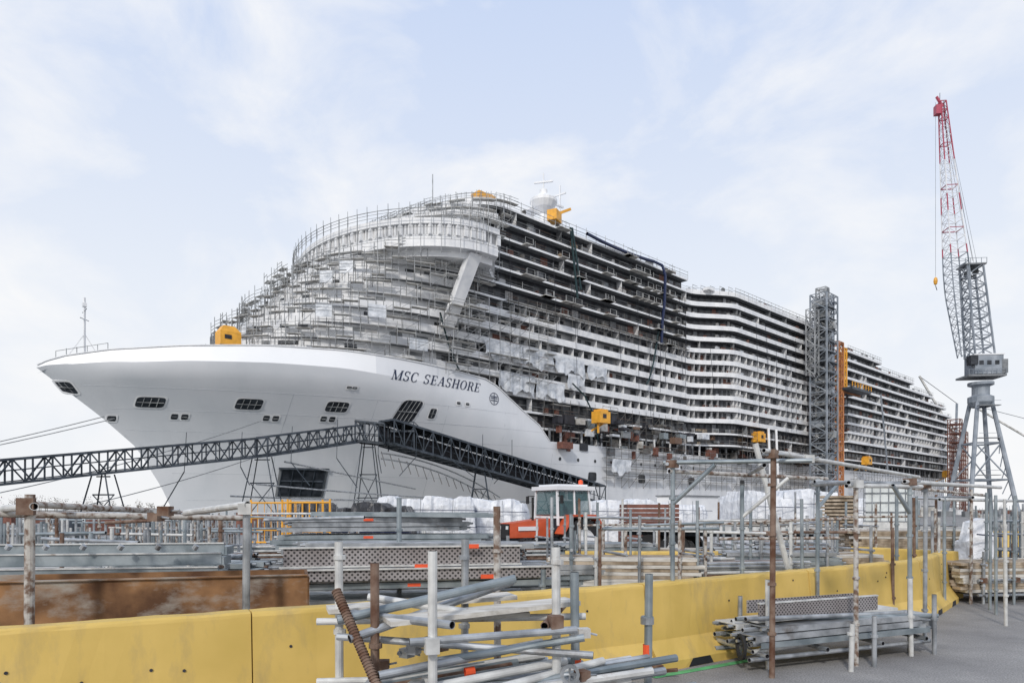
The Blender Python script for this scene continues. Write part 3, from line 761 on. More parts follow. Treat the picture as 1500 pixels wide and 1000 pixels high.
# ============================================================ cranes
def portal_crane(name,x,y,rot=0.0):
    b=MB(); k='cranegrey'
    for dx in(-4.9,4.9):
        for dy in(-4.9,4.9):
            b.tube((dx,dy,0.4),(dx*.30,dy*.30,25),.48,k,8,r2=.42)
            b.box((dx,dy,.6),(2.6,1.4,1.2),'deckgrey')
    for zz,f in((8,.78),(16,.56)):
        w=4.9*f
        for s_ in(-1,1): b.tube((-w,s_*w,zz),(w,s_*w,zz),.2,k); b.tube((s_*w,-w,zz),(s_*w,w,zz),.2,k)
    for s_ in (-1,1):
        b.tube((-3.8,s_*3.8,8),(2.7,s_*2.7,16),.15,k); b.tube((3.8,s_*3.8,8),(-2.7,s_*2.7,16),.15,k)
    b.lathe((0,0,24),[(1.8,0),(2.5,1),(2.5,2.2),(1.7,2.6),(1.7,4.5),(2.5,4.8),(2.5,5.4)],k,16)
    b.box((0,0,30.6),(7.8,5.2,.4),'deckgrey')
    for zz in(9,17,24): b.box((0,-3,zz),(4.4,1.2,.15),'deckgrey'); b.tube((-2.2,-3.5,zz+1),(2.2,-3.5,zz+1),.05,k)
    for i in range(9): b.tube((-3.8+i*.95,-2.6,30.8),(-3.8+i*.95,-2.6,31.9),.06,k)
    b.tube((-3.9,-2.6,31.9),(3.9,-2.6,31.9),.06,k)
    b.box((.6,0,33),(5.8,4.2,4.0),'cranegrey'); b.box((3.8,0,32.6),(1.2,4.3,3.0),'deckgrey'); b.box((-2.6,-1.6,34.0),(1.5,1.8,2.0),'glass'); b.box((.6,0,35.2),(6.2,4.4,.25),'white')
    for i in range(3): b.box((-1.0+i*1.6,-2.12,33.4),(.9,.04,.9),'glass')
    def lat(cx,w0,w1,z0,z1,n,r):
        P=[]
        for i in range(n+1):
            f=i/n; w=w0+(w1-w0)*f; z=z0+(z1-z0)*f; ox=cx[0]+(cx[1]-cx[0])*f
            P.append([(ox-w/2,-w/2,z),(ox+w/2,-w/2,z),(ox+w/2,w/2,z),(ox-w/2,w/2,z)])
        for i in range(n):
            for j in range(4):
                b.tube(P[i][j],P[i+1][j],r*1.5,k); b.tube(P[i][j],P[i][(j+1)%4],r,k)
                b.tube(P[i][j],P[i+1][(j+1)%4],r*.8,k)
        for j in range(4): b.tube(P[n][j],P[n][(j+1)%4],r*1.3,k)
    lat((-.2,-2.0),4.0,3.2,35,55,9,.15)
    b.box((-2,0,55),(4.4,3.8,.3),'deckgrey')
    for i in range(5): b.tube((-4.2+i*1.1,-1.9,55),(-4.2+i*1.1,-1.9,56.2),.06,k)
    b.tube((-4.2,-1.9,56.2),(.3,-1.9,56.2),.06,k); b.lathe((-2,0,53.5),[(1,-1.2),(1,1.2)],'deckgrey',10,'y')
    J0=Vector((-3.6,0,35)); J1=Vector((-8.0,0,91.5)); n=30
    prev=None
    for i in range(n+1):
        f=i/n; c=J0.lerp(J1,f); w=1.6+2.0*min(1,f*4) if f<.35 else 3.6-2.5*(f-.35)/.65
        h=w*.5
        cur=[c+Vector((-h,-w/2,0)),c+Vector((h,-w/2,0)),c+Vector((h,w/2,0)),c+Vector((-h,w/2,0))]
        up=f>.40
        band=f>.90 or (up and i%5==0)
        kk='cranered' if band else ('white' if up else k)
        chord='cranered' if (f>.82 or (up and (i//2)%3==0)) else ('white' if up else k)
        if prev:
            for j in range(4):
                b.tube(prev[j],cur[j],.13,chord); b.tube(cur[j],cur[(j+1)%4],.12 if band else .07,kk)
                b.tube(prev[j],cur[(j+1)%4],.055,'cranered' if f>.9 else ('white' if up else k))
        prev=cur
    b.tube(J1+Vector((0,0,-1)),J1+Vector((-1.2,0,1.2)),.3,'cranered',6); b.box((J1.x-.9,0,J1.z-1.8),(1.3,1.3,2.0),'cranered'); b.tube(J1+Vector((-.5,0,0)),J1+Vector((-.5,0,2)),.08,k)
    for dy in(-.6,.6):
        b.tube((J1.x,dy,J1.z),(-2,dy,56),.05,'deckgrey'); b.tube((J1.x,dy*.6,J1.z),(2.5,dy,37),.04,'deckgrey')
    b.tube((J1.x-1.4,0,J1.z),(J1.x-1.4,0,53),.045,'deckgrey'); b.lathe((J1.x-1.4,0,52),[(.05,-.9),(.35,-.6),(.45,0),(.35,.6),(.05,.9)],'orange',8); b.tube((J1.x-1.4,0,51),(J1.x-1.1,0,50),.1,'dark')
    for i in range(8): b.tube((2.6-i*.1,-3.6+i*.2,2+i*2.9),(4.2-i*.4,-3.6+i*.3,4.9+i*2.9),.1,k)
    return b.obj(name,None,loc=(x,y,0),rot=rot)
portal_crane('portal_crane',103,150,-.1)
b=MB()
def farcrane(x,y,h,lean):
    for d in(-4,4):
        b.tube((x+d,y,0),(x+d*.3,y,h*.45),.6,'cranegrey')
    b.box((x,y,h*.5),(6,4,h*.06),'cranegrey')
    b.tube((x,y,h*.5),(x+.5,y,h*.8),.5,'cranegrey')
    b.beam((x,y,h*.55),(x+lean,y,h),.7,.7,'plank'); b.tube((x+.5,y,h*.8),(x+lean,y,h),.12,'truss')
farcrane(195,300,60,-16); farcrane(262,330,52,-40)
b.obj('distant_crane')
b=MB(); p=(170,262)
for i in range(4):
    lattice(b,(p[0]+i*1.6,p[1]+i*1.3),3,4,0,36-i*1.5,3.4,.12,'rbrown')
b.obj('steel_stair_structure')

# ============================================================ FOREGROUND
def jersey(b,p,q,h=.9,k='yellow'):
    p=Vector((*p,0));q=Vector((*q,0)); d=(q-p).normalized(); n=Vector((-d.y,d.x,0))
    prof=[(-.30,0.0),(-.30,.09),(-.16,.30),(-.105,h-.035),(-.095,h-.012),(-.075,h),(.075,h),(.095,h-.012),(.105,h-.035),(.16,.30),(.30,.09),(.30,0)]
    N=24; rings=[]
    for i in range(N+1):
        o=p.lerp(q,i/N); 
        rings.append([o+n*(a+R(-.004,.004))+Vector((0,0,c+(R(-.005,.003) if c>.5 else 0))) for a,c in prof])
    for i in range(N):
        for j in range(len(prof)-1):
            b.quad(rings[i][j],rings[i+1][j],rings[i+1][j+1],rings[i][j+1],k)
    b.poly(rings[0][::-1],k); b.poly(rings[-1],k)
    for f in(.22,.78):
        o=p.lerp(q,f)
        for s_ in(-1,1):
            b.hexa([o-d*.20+n*s_*.2+Vector((0,0,.004)),o+d*.20+n*s_*.2+Vector((0,0,.004)),o+d*.20+n*s_*.304+Vector((0,0,.004)),o-d*.20+n*s_*.304+Vector((0,0,.004)),
                o-d*.14+n*s_*.2+Vector((0,0,.09)),o+d*.14+n*s_*.2+Vector((0,0,.09)),o+d*.14+n*s_*.306+Vector((0,0,.09)),o-d*.14+n*s_*.306+Vector((0,0,.09))],'dark')
    for i in range(5): # anchor holes and scuffs on the face
        f=R(.05,.95); zz=R(.45,.8); o=p.lerp(q,f)
        for s_ in(-1,):
            e=.105+(h-.035-zz)/(h-.335)*.055+.004; b.tube(o+n*s_*e+Vector((0,0,zz)),o+n*s_*(e+.004)+Vector((0,0,zz)),.012,'dark',8,caps=True)
def barrier_run(pts,seg=4.0):
    for a,c in zip(pts,pts[1:]):
        a=Vector(a);c=Vector(c);L=(c-a).length;n=max(1,round(L/seg))
        for i in range(n):
            m=MB(); p=a.lerp(c,i/n);q=a.lerp(c,(i+1)/n);g=(q-p).normalized()*.008
            off=Vector((R(-.008,.008),R(-.008,.008)))
            jersey(m,p+g+off,q-g+off); m.obj('concrete_barrier')
barrier_run([(-9.2,1.35),(-5.5,3.47),(1.35,7.32),(6.3,10.75),(7.9,12.6)],4.0)
barrier_run([(1.0,13.0),(5.6,12.9)],4.6); barrier_run([(17,24.5),(40,27)],4.0); barrier_run([(7.3,14.6),(8.4,12.9)],2)
b=MB(); b.quad((1.45,6.85,.004),(2.9,7.75,.004),(2.84,7.83,.004),(1.39,6.93,.004),'green'); b.quad((9.5,11.5,.004),(40,24.2,.004),(40,24.4,.004),(9.4,11.65,.004),'green'); b.obj('painted_line')

def coupler(b,p,r=.045,k='rust'):
    p=Vector(p); b.box(p,(r*2.6,r*2.4,r*2.0),k,R(0,3)); b.tube(p+Vector((r,0,0)),p+Vector((r*3,0,R(-.02,.02))),r*.25,'galv',6,caps=True); b.tube(p-Vector((r*1.6,r,0)),p-Vector((r*1.6,-r,0)),r*.5,'galv',6,caps=True)
def post(b,x,y,z0,z1,k,r=.03,cups=True):
    b.pipe((x,y,z0),(x+R(-.015,.015),y,z1),r,k)
    if cups:
        z=z0+.3+R(0,.15)
        while z<z1-.1:
            b.tube((x,y,z),(x,y,z+.03),r*1.5,k,10,caps=True); z+=.5
def bundle(b,p,q,n,rows,r,k,jit=.06):
    p=Vector(p);q=Vector(q);d=(q-p).normalized();sd=Vector((-d.y,d.x,0))
    for j in range(rows):
        for i in range(n-(j%2)):
            o=sd*((i-(n-1)/2+(j%2)*.5)*r*2.1)+Vector((0,0,j*r*1.85))
            e=d*R(-jit,jit)*3; sk=sd*R(-jit,jit)*.6
            kk=k if isinstance(k,str) else random.choice(k)
            b.pipe(p+o+e,q+o+e+sk,r,kk,8)
def planks(b,p,q,n,rows,w,th,k,gap=.004,jit=.1):
    p=Vector(p);q=Vector(q);d=(q-p).normalized();sd=Vector((-d.y,d.x,0))
    for j in range(rows):
        for i in range(n):
            o=sd*((i-(n-1)/2)*(w+.01))+Vector((0,0,j*(th+gap))); e=d*R(-jit,jit)
            kk=k if isinstance(k,str) else random.choice(k)
            b.beam(p+o+e,q+o+e+sd*R(-.02,.02),w,th,kk)
def channel(b,p,q,w,h,k):
    p=Vector(p);q=Vector(q);d=(q-p).normalized();sd=Vector((-d.y,d.x,0)); U=Vector((0,0,1))
    b.beam(p+U*(h-.006),q+U*(h-.006),w,.012,k if k!='perf' else 'galv')
    for s_ in(-1,1):
        b.beam(p+sd*s_*w/2+U*h/2,q+sd*s_*w/2+U*h/2,.008,h,k)
        b.beam(p+sd*s_*(w/2-.015)+U*.004,q+sd*s_*(w/2-.015)+U*.004,.03,.006,k if k!='perf' else 'galv')
    for e,s1 in((p,-1),(q,1)):
        for s_ in(-.7,.7): b.tube(e+sd*s_*w/2+U*h*.6,e+sd*s_*w/2+U*h*.6+d*s1*.07,.018,'galv',6,caps=True)
def walkstack(b,p,q,rows,cols,w=.32,h=.07,ks=('galv',),tag=.12):
    p=Vector(p);q=Vector(q);d=(q-p).normalized();sd=Vector((-d.y,d.x,0))
    for j in range(rows):
        for i in range(cols):
            o=sd*((i-(cols-1)/2)*(w+.015))+Vector((0,0,j*(h+.012)))+d*R(-.14,.14)+sd*R(-.03,.03)
            channel(b,p+o,q+o+sd*R(-.05,.05)+Vector((0,0,R(-.01,.01))),w,h,random.choice(ks))
            if R(0,1)<tag: 
                m_=(p+q)/2+o+d*R(-1,1)*.4
                b.box(m_-sd*(w/2+.006)+Vector((0,0,h/2)),(.16,.006,h*.6),'tag',math.atan2(d.y,d.x))
PK=['galv','galvb','galvlt','galv','galvb','flake','rust']
def rack(name,x,y,rot,w,d,h,content='tubes',k='galv',fill=.6):
    m=MB()
    for sx in(-1,1):
        for sy in(-1,1):
            post(m,sx*w/2,sy*d/2,0,h+R(-.1,.15),random.choice(PK),.027)
    for sy in(-1,1):
        for zz in(.15,.42): m.tube((-w/2-.1,sy*d/2,zz),(w/2+.1,sy*d/2,zz),.024,k,8,caps=True)
    for sx in(-1,1):
        for zz in(.15,h*.7): m.tube((sx*w/2,-d/2-.08,zz),(sx*w/2,d/2+.08,zz),.024,k,8,caps=True)
    for i in range(4): coupler(m,(R(-1,1)*w/2,random.choice((-1,1))*d/2,.42))
    n=int(d/.06)-2
    if content=='tubes': bundle(m,(-w*.75,0,.22),(w*.75,0,.22),n,max(2,int(h*fill/.05)),.025,['galv','galvb','galv','galvlt','rust'])
    elif content=='walk': walkstack(m,(-w*.72,0,.2),(w*.72,0,.2),max(2,int(h*fill/.085)),max(1,int(d/.34)),ks=('galv','galvb'),tag=.04)
    elif content=='wood': planks(m,(-w*.7,0,.22),(w*.7,0,.22),max(1,int(d/.2)),max(2,int(h*fill/.06)),.19,.05,['wood','woodlt','wood'])
    elif content=='frames':
        for i in range(int(w/.08)):
            xx=-w/2+.05+i*.08+R(-.02,.02); kk=random.choice(['galv','galvb','galvlt','flake'])
            for a in(-1,1): m.tube((xx,a*d*.42,.2),(xx+R(-.02,.02),a*d*.42,h*.9+R(0,.3)),.022,kk,6,caps=True)
            for zz in(.3,h*.5,h*.85): m.tube((xx,-d*.42,zz),(xx,d*.42,zz),.018,kk,6)
    return m.obj(name,None,loc=(x,y,0),rot=rot)

m=MB()
m.beam((-6.6,5.55,.575),(-2.02,6.75,.575),.03,.93,'rustplate'); m.beam((-6.6,6.6,.57),(-2.3,7.6,.57),.03,.92,'rustplate')
m.beam((-2.02,6.75,.57),(-2.3,7.6,.57),.03,.92,'rustplate'); m.beam((-6.6,5.54,1.05),(-2.02,6.74,1.05),.07,.012,'rustplate'); m.beam((-6.6,6,.3),(-2.2,7.1,.3),1.0,.04,'rustplate')
m.obj('rusty_steel_bin')
m=MB()
post(m,-4.0,5.65,0,1.82,'flake',.038,False); post(m,-2.42,6.2,0,1.75,'galv',.034,False)
m.pipe((-4.7,6.3,1.70),(-3.92,5.6,1.72),.033,'galvlt'); m.pipe((-3.3,6.9,1.66),(-2.38,6.15,1.74),.033,'galvlt'); m.pipe((-4.95,6.1,1.66),(-2.9,7.4,1.60),.03,'flake')
m.box((-4.0,5.62,1.72),(.12,.1,.14),'rust',.4); m.box((-2.42,6.18,1.7),(.11,.1,.1),'galvlt',.3); coupler(m,(-3.6,6.9,1.62)); coupler(m,(-3.3,6.5,1.68))
m.pipe((-4.3,6.1,1.74),(-4.0,8.2,1.66),.03,'flake')
m.obj('scaffold_stillage')
m=MB()
for j,(z_,y_) in enumerate(((1.22,7.9),(1.12,7.7),(.98,7.5),(.86,7.35))):
    m.beam((-7,y_-.5,z_),(-3.3+.05*j,y_+.1,z_),.32,.09,'galvb'); m.beam((-7,y_-.66,z_+.03),(-3.3+.05*j,y_-.06,z_+.03),.02,.13,'galvb'); m.beam((-7,y_-.675,z_+.09),(-3.3+.05*j,y_-.075,z_+.09),.03,.015,'galvlt')
for i in range(7): m.tube((-5.8+i*.4,7.3,1.27),(-5.8+i*.4+.03,7.3,1.31),.03,'galv',8,caps=True)
m.obj('steel_channels')
m=MB()
walkstack(m,(-3.75,11.6,.62),(-.3,12.1,.62),3,3,ks=('galvb',)); walkstack(m,(-3.9,11.7,.95),(-.45,12.0,.95),4,3,ks=('galv','galvb'))
walkstack(m,(-3.75,11.6,1.32),(-.9,12.3,1.32),3,3,ks=('galv',)); walkstack(m,(-3.4,11.7,1.58),(-.35,11.9,1.56),1,2,ks=('galvb',))
walkstack(m,(-3.7,11.6,.05),(-.3,12.1,.05),6,3,ks=('galvb','galv'))
m.obj('walkboard_stack')
m=MB()
walkstack(m,(-2.75,8.7,.1),(.3,9.2,.1),6,3,ks=('galv',)); walkstack(m,(-2.7,8.65,.72),(.42,9.2,.74),3,3,ks=('galv','galvb')); 
for j in range(2): m.beam((-2.72,8.12+j*.3,1.12),(.1,8.7+j*.3,1.12),.03,.22,'perf'); m.beam((-2.5,8.1+.3*j,.90),(.5,8.70+.3*j,.90),.03,.13,'perf')
m.beam((-2.76,8.09,1.235),(.12,8.68,1.235),.05,.02,'galvlt'); m.beam((-2.5,8.07,.975),(.5,8.67,.975),.05,.02,'galvlt'); m.beam((-2.76,8.09,1.005),(.12,8.68,1.005),.05,.02,'galvlt')
walkstack(m,(-2.7,8.9,1.2),(.2,9.3,1.18),1,2,ks=('galv',))
for (x,y,z) in((-1.1,8.42,1.0),(-.3,8.58,.86),(-.5,8.5,1.24)): m.box((x,y-.07,z),(.18,.02,.05),'tag',.2)
m.obj('perforated_board_stack')

# front centre stillage
m=MB()
for (x,y,z1,k,r) in((-1.16,4.6,1.48,'galvlt',.028),(-.47,4.05,1.45,'galvlt',.028),(-.35,5.0,1.48,'galv',.028),(.285,4.3,1.46,'galvlt',.028),(.43,4.55,1.28,'galvb',.03),(-.11,5.3,1.72,'flake',.028),(1.0,5.05,1.22,'galvb',.03),(-.86,4.3,1.36,'rust',.028)):
    post(m,x,y,0,z1,k,r)
for zz in(.55,.95):
    m.pipe((-1.3,4.55,zz),(.5,4.65,zz+.02),.024,'galvlt'); m.pipe((-.6,4.0,zz-.03),(.4,4.25,zz),.024,'galv')
m.pipe((-1.25,4.7,1.0),(-.35,4.0,1.02),.026,'galv'); m.pipe((.2,4.2,.98),(.42,5.2,1.0),.026,'rust')
m.beam((-1.25,4.62,1.02),(.0,5.05,1.06),.24,.03,'woodlt'); m.beam((-.78,4.25,1.0),(.42,4.75,1.06),.24,.03,'woodlt'); m.beam((-.9,4.5,.96),(.1,4.7,.99),.22,.03,'woodlt')
bundle(m,(-.9,4.35,.42),(.15,4.75,.50),7,4,.026,['galv','galvlt','galv','galvb','rust'],.12)
bundle(m,(-.5,4.15,.38),(.5,4.5,.42),6,3,.026,['galv','galvlt'],.12)
bundle(m,(-.7,4.1,.30),(.7,4.45,.42),7,6,.026,['galv','galvlt','galvb'],.16)
for (p,q,k,r) in (((-1.1,4.3,1.0),(.02,4.7,1.22),'galvb',.03),((-1.0,4.2,.9),(.0,4.9,1.18),'galv',.028),((-1.12,4.35,1.18),(-.72,4.0,.5),'rust',.026),((-.95,4.5,1.12),(-.3,4.5,1.02),'galvlt',.026),
    ((-.8,4.1,.70),(.2,4.5,.82),'galv',.028),((-.7,4.05,.6),(.35,4.4,.72),'galvlt',.028),((-.6,4.0,.52),(.4,4.3,.66),'galvb',.028),((.0,4.1,.55),(.55,4.6,.62),'galv',.028),((-1.2,4.6,.48),(.6,4.3,.40),'woodlt',.03),
    ((-.75,4.02,.63),(.1,4.35,.60),'galv',.026),((-.2,4.0,.62),(.6,4.5,.70),'galvlt',.026),((-.3,3.95,.5),(.5,4.4,.58),'galv',.026),((-1.15,4.5,.86),(.5,4.2,.80),'galv',.024),((-.5,4.3,.74),(.45,4.25,.9),'galvb',.024)):
    m.pipe(p,q,r,k,14)
P0=Vector((-1.12,4.35,1.18));P1=Vector((-.72,4.0,.5))
for i in range(44):
    o=P0.lerp(P1,i/44); m.tube(o,o+(P1-P0).normalized()*.008,.032,'rust',12,caps=True)
for i in range(9):
    x=R(-.9,.5); y=R(4.2,4.7); z=R(.55,.95); coupler(m,(x,y,z),.03,random.choice(['rust','galv','galvlt']))
for (x,z) in((-.84,.62),(-.5,.58),(.35,.7)):
    m.lathe((x,4.12,z),[(.04,0),(.06,0),(.06,.03),(.04,.03),(.04,0)],'galv',14,'y')
    for a in range(4): m.tube((x,4.13,z),(x+.05*math.cos(a*1.57),4.13,z+.05*math.sin(a*1.57)),.008,'galv')
m.box((.27,4.24,1.0),(.08,.08,.08),'rust',.3); m.box((-.47,4.0,.9),(.08,.08,.09),'galvlt',.3)
for (x,y) in((.43,4.55),(1.0,5.05)):
    m.tube((x,y,.62),(x,y,.70),.032,'tag',12)
    for zz in(.25,.85): m.tube((x,y,zz),(x,y,zz+.05),.05,'galv',12,caps=True)
m.tube((-.3,4.35,.66),(-.24,4.37,.665),.030,'tag',10)
m.obj('scaffold_tube_stillage')

m=MB()
posts=[(1.79,7.62,2.26,'galvb'),(2.62,6.88,2.30,'rust'),(4.72,8.1,2.08,'galvb'),(3.73,7.4,2.0,'flake'),(3.98,8.9,2.1,'galvb'),(2.9,8.6,2.0,'galvb'),(5.2,8.6,2.05,'galv')]
for x,y,z1,k in posts: post(m,x,y,0,z1,k,.025 if k!='rust' else .028)
for p,q,k in (((1.7,7.66,2.22),(3.1,7.05,2.20),'galvb'),((2.5,6.78,2.28),(5.9,9.9,2.16),'galvlt'),((1.75,7.6,2.12),(4.2,9.1,2.10),'flake'),((3.6,7.3,1.98),(4.0,9.1,2.02),'galv'),
    ((4.6,8.0,2.02),(7.3,10.2,2.02),'galvlt'),((3.6,7.35,1.95),(4.95,8.25,1.97),'galvlt'),((2.55,6.9,2.14),(3.0,8.8,2.12),'galv'),((3.9,8.8,2.05),(6.4,9.6,2.03),'galv'),
    ((1.79,7.62,1.75),(2.2,7.4,2.18),'galvb'),((4.72,8.1,1.65),(4.35,7.8,1.97),'galvb'),((3.98,8.9,1.7),(4.4,9.2,2.04),'galvb'),((2.9,8.6,1.6),(3.4,8.4,2.08),'galvlt')):
    m.pipe(p,q,.024,k)
m.pipe((3.35,9.4,2.6),(3.9,9.4,.5),.04,'galvlt')
for p in((2.62,6.88,2.25),(3.73,7.4,1.97),(4.72,8.1,2.02),(1.79,7.62,2.2),(5.2,8.6,2.0),(3.98,8.9,2.04),(3.2,7.4,2.24)): coupler(m,p,.042,random.choice(['rust','galvlt','galv']))
m.obj('scaffold_frame')
m=MB(); 
for (x,y,z1,k) in((2.72,7.25,.95,'galvlt'),(2.62,7.85,.7,'galv'),(3.55,7.15,.5,'galvlt'),(4.62,7.9,.9,'galvlt'),(4.95,8.0,.7,'galv'),(3.9,7.35,.55,'galv')): post(m,x,y,0,z1,k,.026)
for s_ in(0,1):
    oy=s_*.6; 
    for zz in(.14,.30): m.pipe((2.45-oy*.3,7.05+oy,zz),(4.95-oy*.3,8.1+oy,zz),.026,'galv')
for f in(0,.35,.7,1): m.pipe((2.6+f*2.2,6.95+f*.95,.2),(2.3+f*2.2,7.85+f*.95,.22),.026,'galv')
walkstack(m,(2.45,7.35,.26),(4.75,8.3,.26),3,2,.34,.06,('galv','galvlt','galvb'))
m.beam((2.62,7.25,.60),(4.25,7.95,.60),.02,.18,'perf2'); m.beam((2.62,7.25,.695),(4.25,7.95,.695),.04,.015,'galvlt'); m.beam((2.55,7.4,.50),(4.5,8.2,.52),.3,.03,'galvlt'); m.beam((2.6,7.55,.62),(4.1,8.2,.62),.02,.14,'perf2')
for i in range(8):
    m.pipe((2.4+R(-.1,.1),7.3+R(-.3,.2),.22+.05*i),(4.9+R(-.3,.3),8.3+R(-.3,.2),.26+.03*i),.024,random.choice(['galv','galvlt','galvb']))
for i in range(4): m.box((4.7+R(-.3,.4),7.95+R(-.1,.3),.35+R(-.1,.15)),(.12,.1,.1),'galv',R(0,3)); 
for i in range(5): m.box((2.6+i*.45,7.12+i*.2,.34+.02*i),(.09,.012,.045),'tag',.42)
m.lathe((2.4,7.2,.25),[(.10,0),(.14,0),(.14,.03),(.10,.03),(.10,0)],'tyre',16,'x')
m.obj('walkboard_rack')
m=MB(); m.beam((1.15,7.0,.03),(1.6,7.25,.05),.14,.03,'woodlt'); m.tube((1.25,6.95,.03),(1.65,6.8,.1),.02,'rust'); m.box((1.45,7.05,.05),(.12,.2,.1),'rust',.6); m.obj('scrap_timber')

rack('timber_rack',9.2,12.9,.15,1.7,1.1,1.0,'wood')
rack('timber_rack',8.6,15.2,.1,1.8,1.1,1.9,'wood'); rack('scaffold_rack',10.8,14.4,.3,1.6,1.1,1.7,'frames')
m=MB()
for (x,y,z) in((7.35,11.6,1.9),(8.2,12.2,2.05),(8.75,12.6,2.0),(9.6,13,1.95),(10.2,13.5,1.9),(9.0,14.5,2.0),(8.0,13.5,1.95),(6.2,11.0,2.1)): post(m,x,y,0,z,random.choice(PK),.026)
m.pipe((7.2,11.5,1.86),(10.4,13.9,1.86),.026,'galvlt'); m.pipe((6.0,10.8,2.06),(8.9,12.8,1.95),.026,'flake'); m.pipe((8.1,12.0,1.9),(9.1,14.7,1.95),.026,'galv'); m.pipe((7.9,13.6,1.92),(10.3,13.5,1.85),.026,'galv')
m.obj('scaffold_frame')
cont=['tubes','walk','frames','tubes','walk','frames']
spots=[(-6.8,9.6),(-4.9,9.9),(-8.6,12.2),(-6.2,12.6),(-9.8,15),(-7.4,15.6),(-5.0,15.2),(-11.5,18.5),(-8.5,19),(-5.6,19.5),(-12,23),(-8,24),(-3.3,18),
 (.6,11.0),(1.7,10.6),(2.6,11.4),(3.6,11.2),(2.2,15.5),(3.9,15.8),(5.3,15.3),(6.6,15.6),(4.9,12.2),(6.0,12.9),(1.2,17),(7.5,17.4)]
for i,(x,y) in enumerate(spots):
    hh=1.45 if x<0 else R(1.2,1.55)
    rack('scaffold_rack',x+R(-.2,.2),y+R(-.3,.3),R(-.15,.35),R(1.3,1.8),R(.8,1.1),hh,cont[i%6] if x<0 else ['tubes','walk','wood','tubes'][i%4],fill=.55)
m=MB()
for i in range(40):
    x=R(.2,9); y=R(9.5,17); 
    if (x/y)<.03: continue
    post(m,x,y,0,R(1.35,1.95),random.choice(PK),.024)
for i in range(26):
    y=R(9,20); x=-y*R(.35,.78); post(m,x,y,0,R(1.2,1.75),random.choice(PK),.025)
post(m,-1.52,9.2,0,1.85,'galvb',.034); post(m,-.22,10,0,1.6,'galv',.03); post(m,.35,7.9,0,1.0,'galvb',.03)
for i in range(22):
    y=R(9,18); x=-y*R(.35,.75); z=R(1.2,1.65); m.pipe((x,y,z),(x+R(.8,2.2),y+R(-.5,.5),z+R(-.05,.05)),.025,random.choice(PK))
for i in range(14):
    y=R(10,16); x=y*R(.1,.5); z=R(1.2,1.6); m.pipe((x,y,z),(x+R(.8,2.2),y+R(-.5,.5),z+R(-.05,.05)),.025,random.choice(PK))
m.obj('scaffold_uprights')
m=MB(); planks(m,(1.2,12,.35),(5.0,11.6,.35),5,6,.22,.05,['wood','rbrown','woodlt']); m.obj('timber_pile')

def tarp_pile(name,x,y,w,d,h,k='tarp',rot=0,seed=0):
    # goods on pallets wrapped in sheeting: flat-topped boxes of differing height under one creased sheet
    m=MB(); mi=m.mi(k); rnd=random.Random(seed); step=.13; nx=int(w/step)+3; ny=int(d/step)+3
    blocks=[]; u=-w/2
    while u<w/2-.2:
        bw=rnd.uniform(.9,1.5); blocks.append((u,u+bw,h*rnd.uniform(.86,1.0),rnd.uniform(-.15,.15))); u+=bw
    H={}
    for i in range(nx):
        for j in range(ny):
            u=-w/2+w*i/(nx-1); v=-d/2+d*j/(ny-1)
            bh=h
            for a,c,hh,tl in blocks:
                if a<=u<c: bh=hh+tl*(u-(a+c)/2)-.10*(abs((u-(a+c)/2)/((c-a)/2))**6)
            e=min((w/2-abs(u)),(d/2-abs(v)))
            ee=min(1,max(e,0)/.16); z=bh*ee**.6 if e>0 else 0
            z+=.02*math.sin(u*9+v*4)+rnd.uniform(-.015,.015); z=max(z,0)
            fold=.07*math.sin(u*11+seed*2)+.04*math.sin(u*23)
            H[i,j]=(u+(rnd.uniform(-.02,.02)),v+(fold if v<-d/2+.35 else 0),z)
    for i in range(nx):
        for j in range(ny): m.v.append(H[i,j])
    for i in range(nx-1):
        for j in range(ny-1): m.f.append((i*ny+j,(i+1)*ny+j,(i+1)*ny+j+1,i*ny+j+1)); m.m.append(mi)
    for zz in(h*.45,h*.75): m.tube((-w/2,-d/2-.12,zz),(w/2,-d/2-.12,zz-.05),.015,'hose')
    for i in range(int(w/1.3)): m.tube((-w/2+.6+i*1.3,-d/2-.13,.1),(-w/2+.65+i*1.3,-d/2-.05,h*.95),.012,'deckgrey')
    return m.obj(name,None,False,(x,y,0),rot)
tarp_pile('tarpaulin_pile',-3.6,29,4.2,3,2.25,'tarp',.05,1); tarp_pile('tarpaulin_pile',-.7,30.5,3.0,3,2.15,'tarp',-.1,2)
tarp_pile('tarpaulin_pile',4.4,30,3.4,3,2.15,'tarp',.1,3); tarp_pile('tarpaulin_pile',12.0,31,4.6,3.4,2.6,'tarp',0,4); tarp_pile('tarpaulin_pile',16,33,4,3,2.2,'tarp',0,5)
tarp_pile('black_tarpaulin',-6.0,26,4.6,3,2.0,'btarp',.05,6); tarp_pile('tarpaulin_pile',10.2,28,2.4,2.4,2.4,'tarp',.2,8); tarp_pile('tarpaulin_pile',8.4,36,3,3,2.2,'tarp',.2,9)
tarp_pile('tarpaulin_pile',9.4,13.9,.7,.6,1.6,'tarp',.2,11)
m=MB()
for i in range(6): m.box((5.1,25.5,1.0+i*.16),(1.9,1.4,.13),'rbrown',.05)
m.box((5.1,25.5,.45),(2,1.4,.9),'rbrown',.05); m.obj('steel_section_stack')
m=MB()
for (x,y) in((-8.6,22.5),(-7.4,22.0),(-6.9,21.0)):
    for sx in(0,1.3): m.tube((x+sx,y,0),(x+sx,y,2.0),.035,'orange',6)
    for zz in(.6,1.0,1.4,1.9): m.tube((x,y,zz),(x+1.3,y,zz),.03,'orange',6)
    for i in range(1,6): m.tube((x+i*.22,y,.6),(x+i*.22,y,1.9),.015,'orange',4)
m.obj('orange_basket_frame')
m=MB()
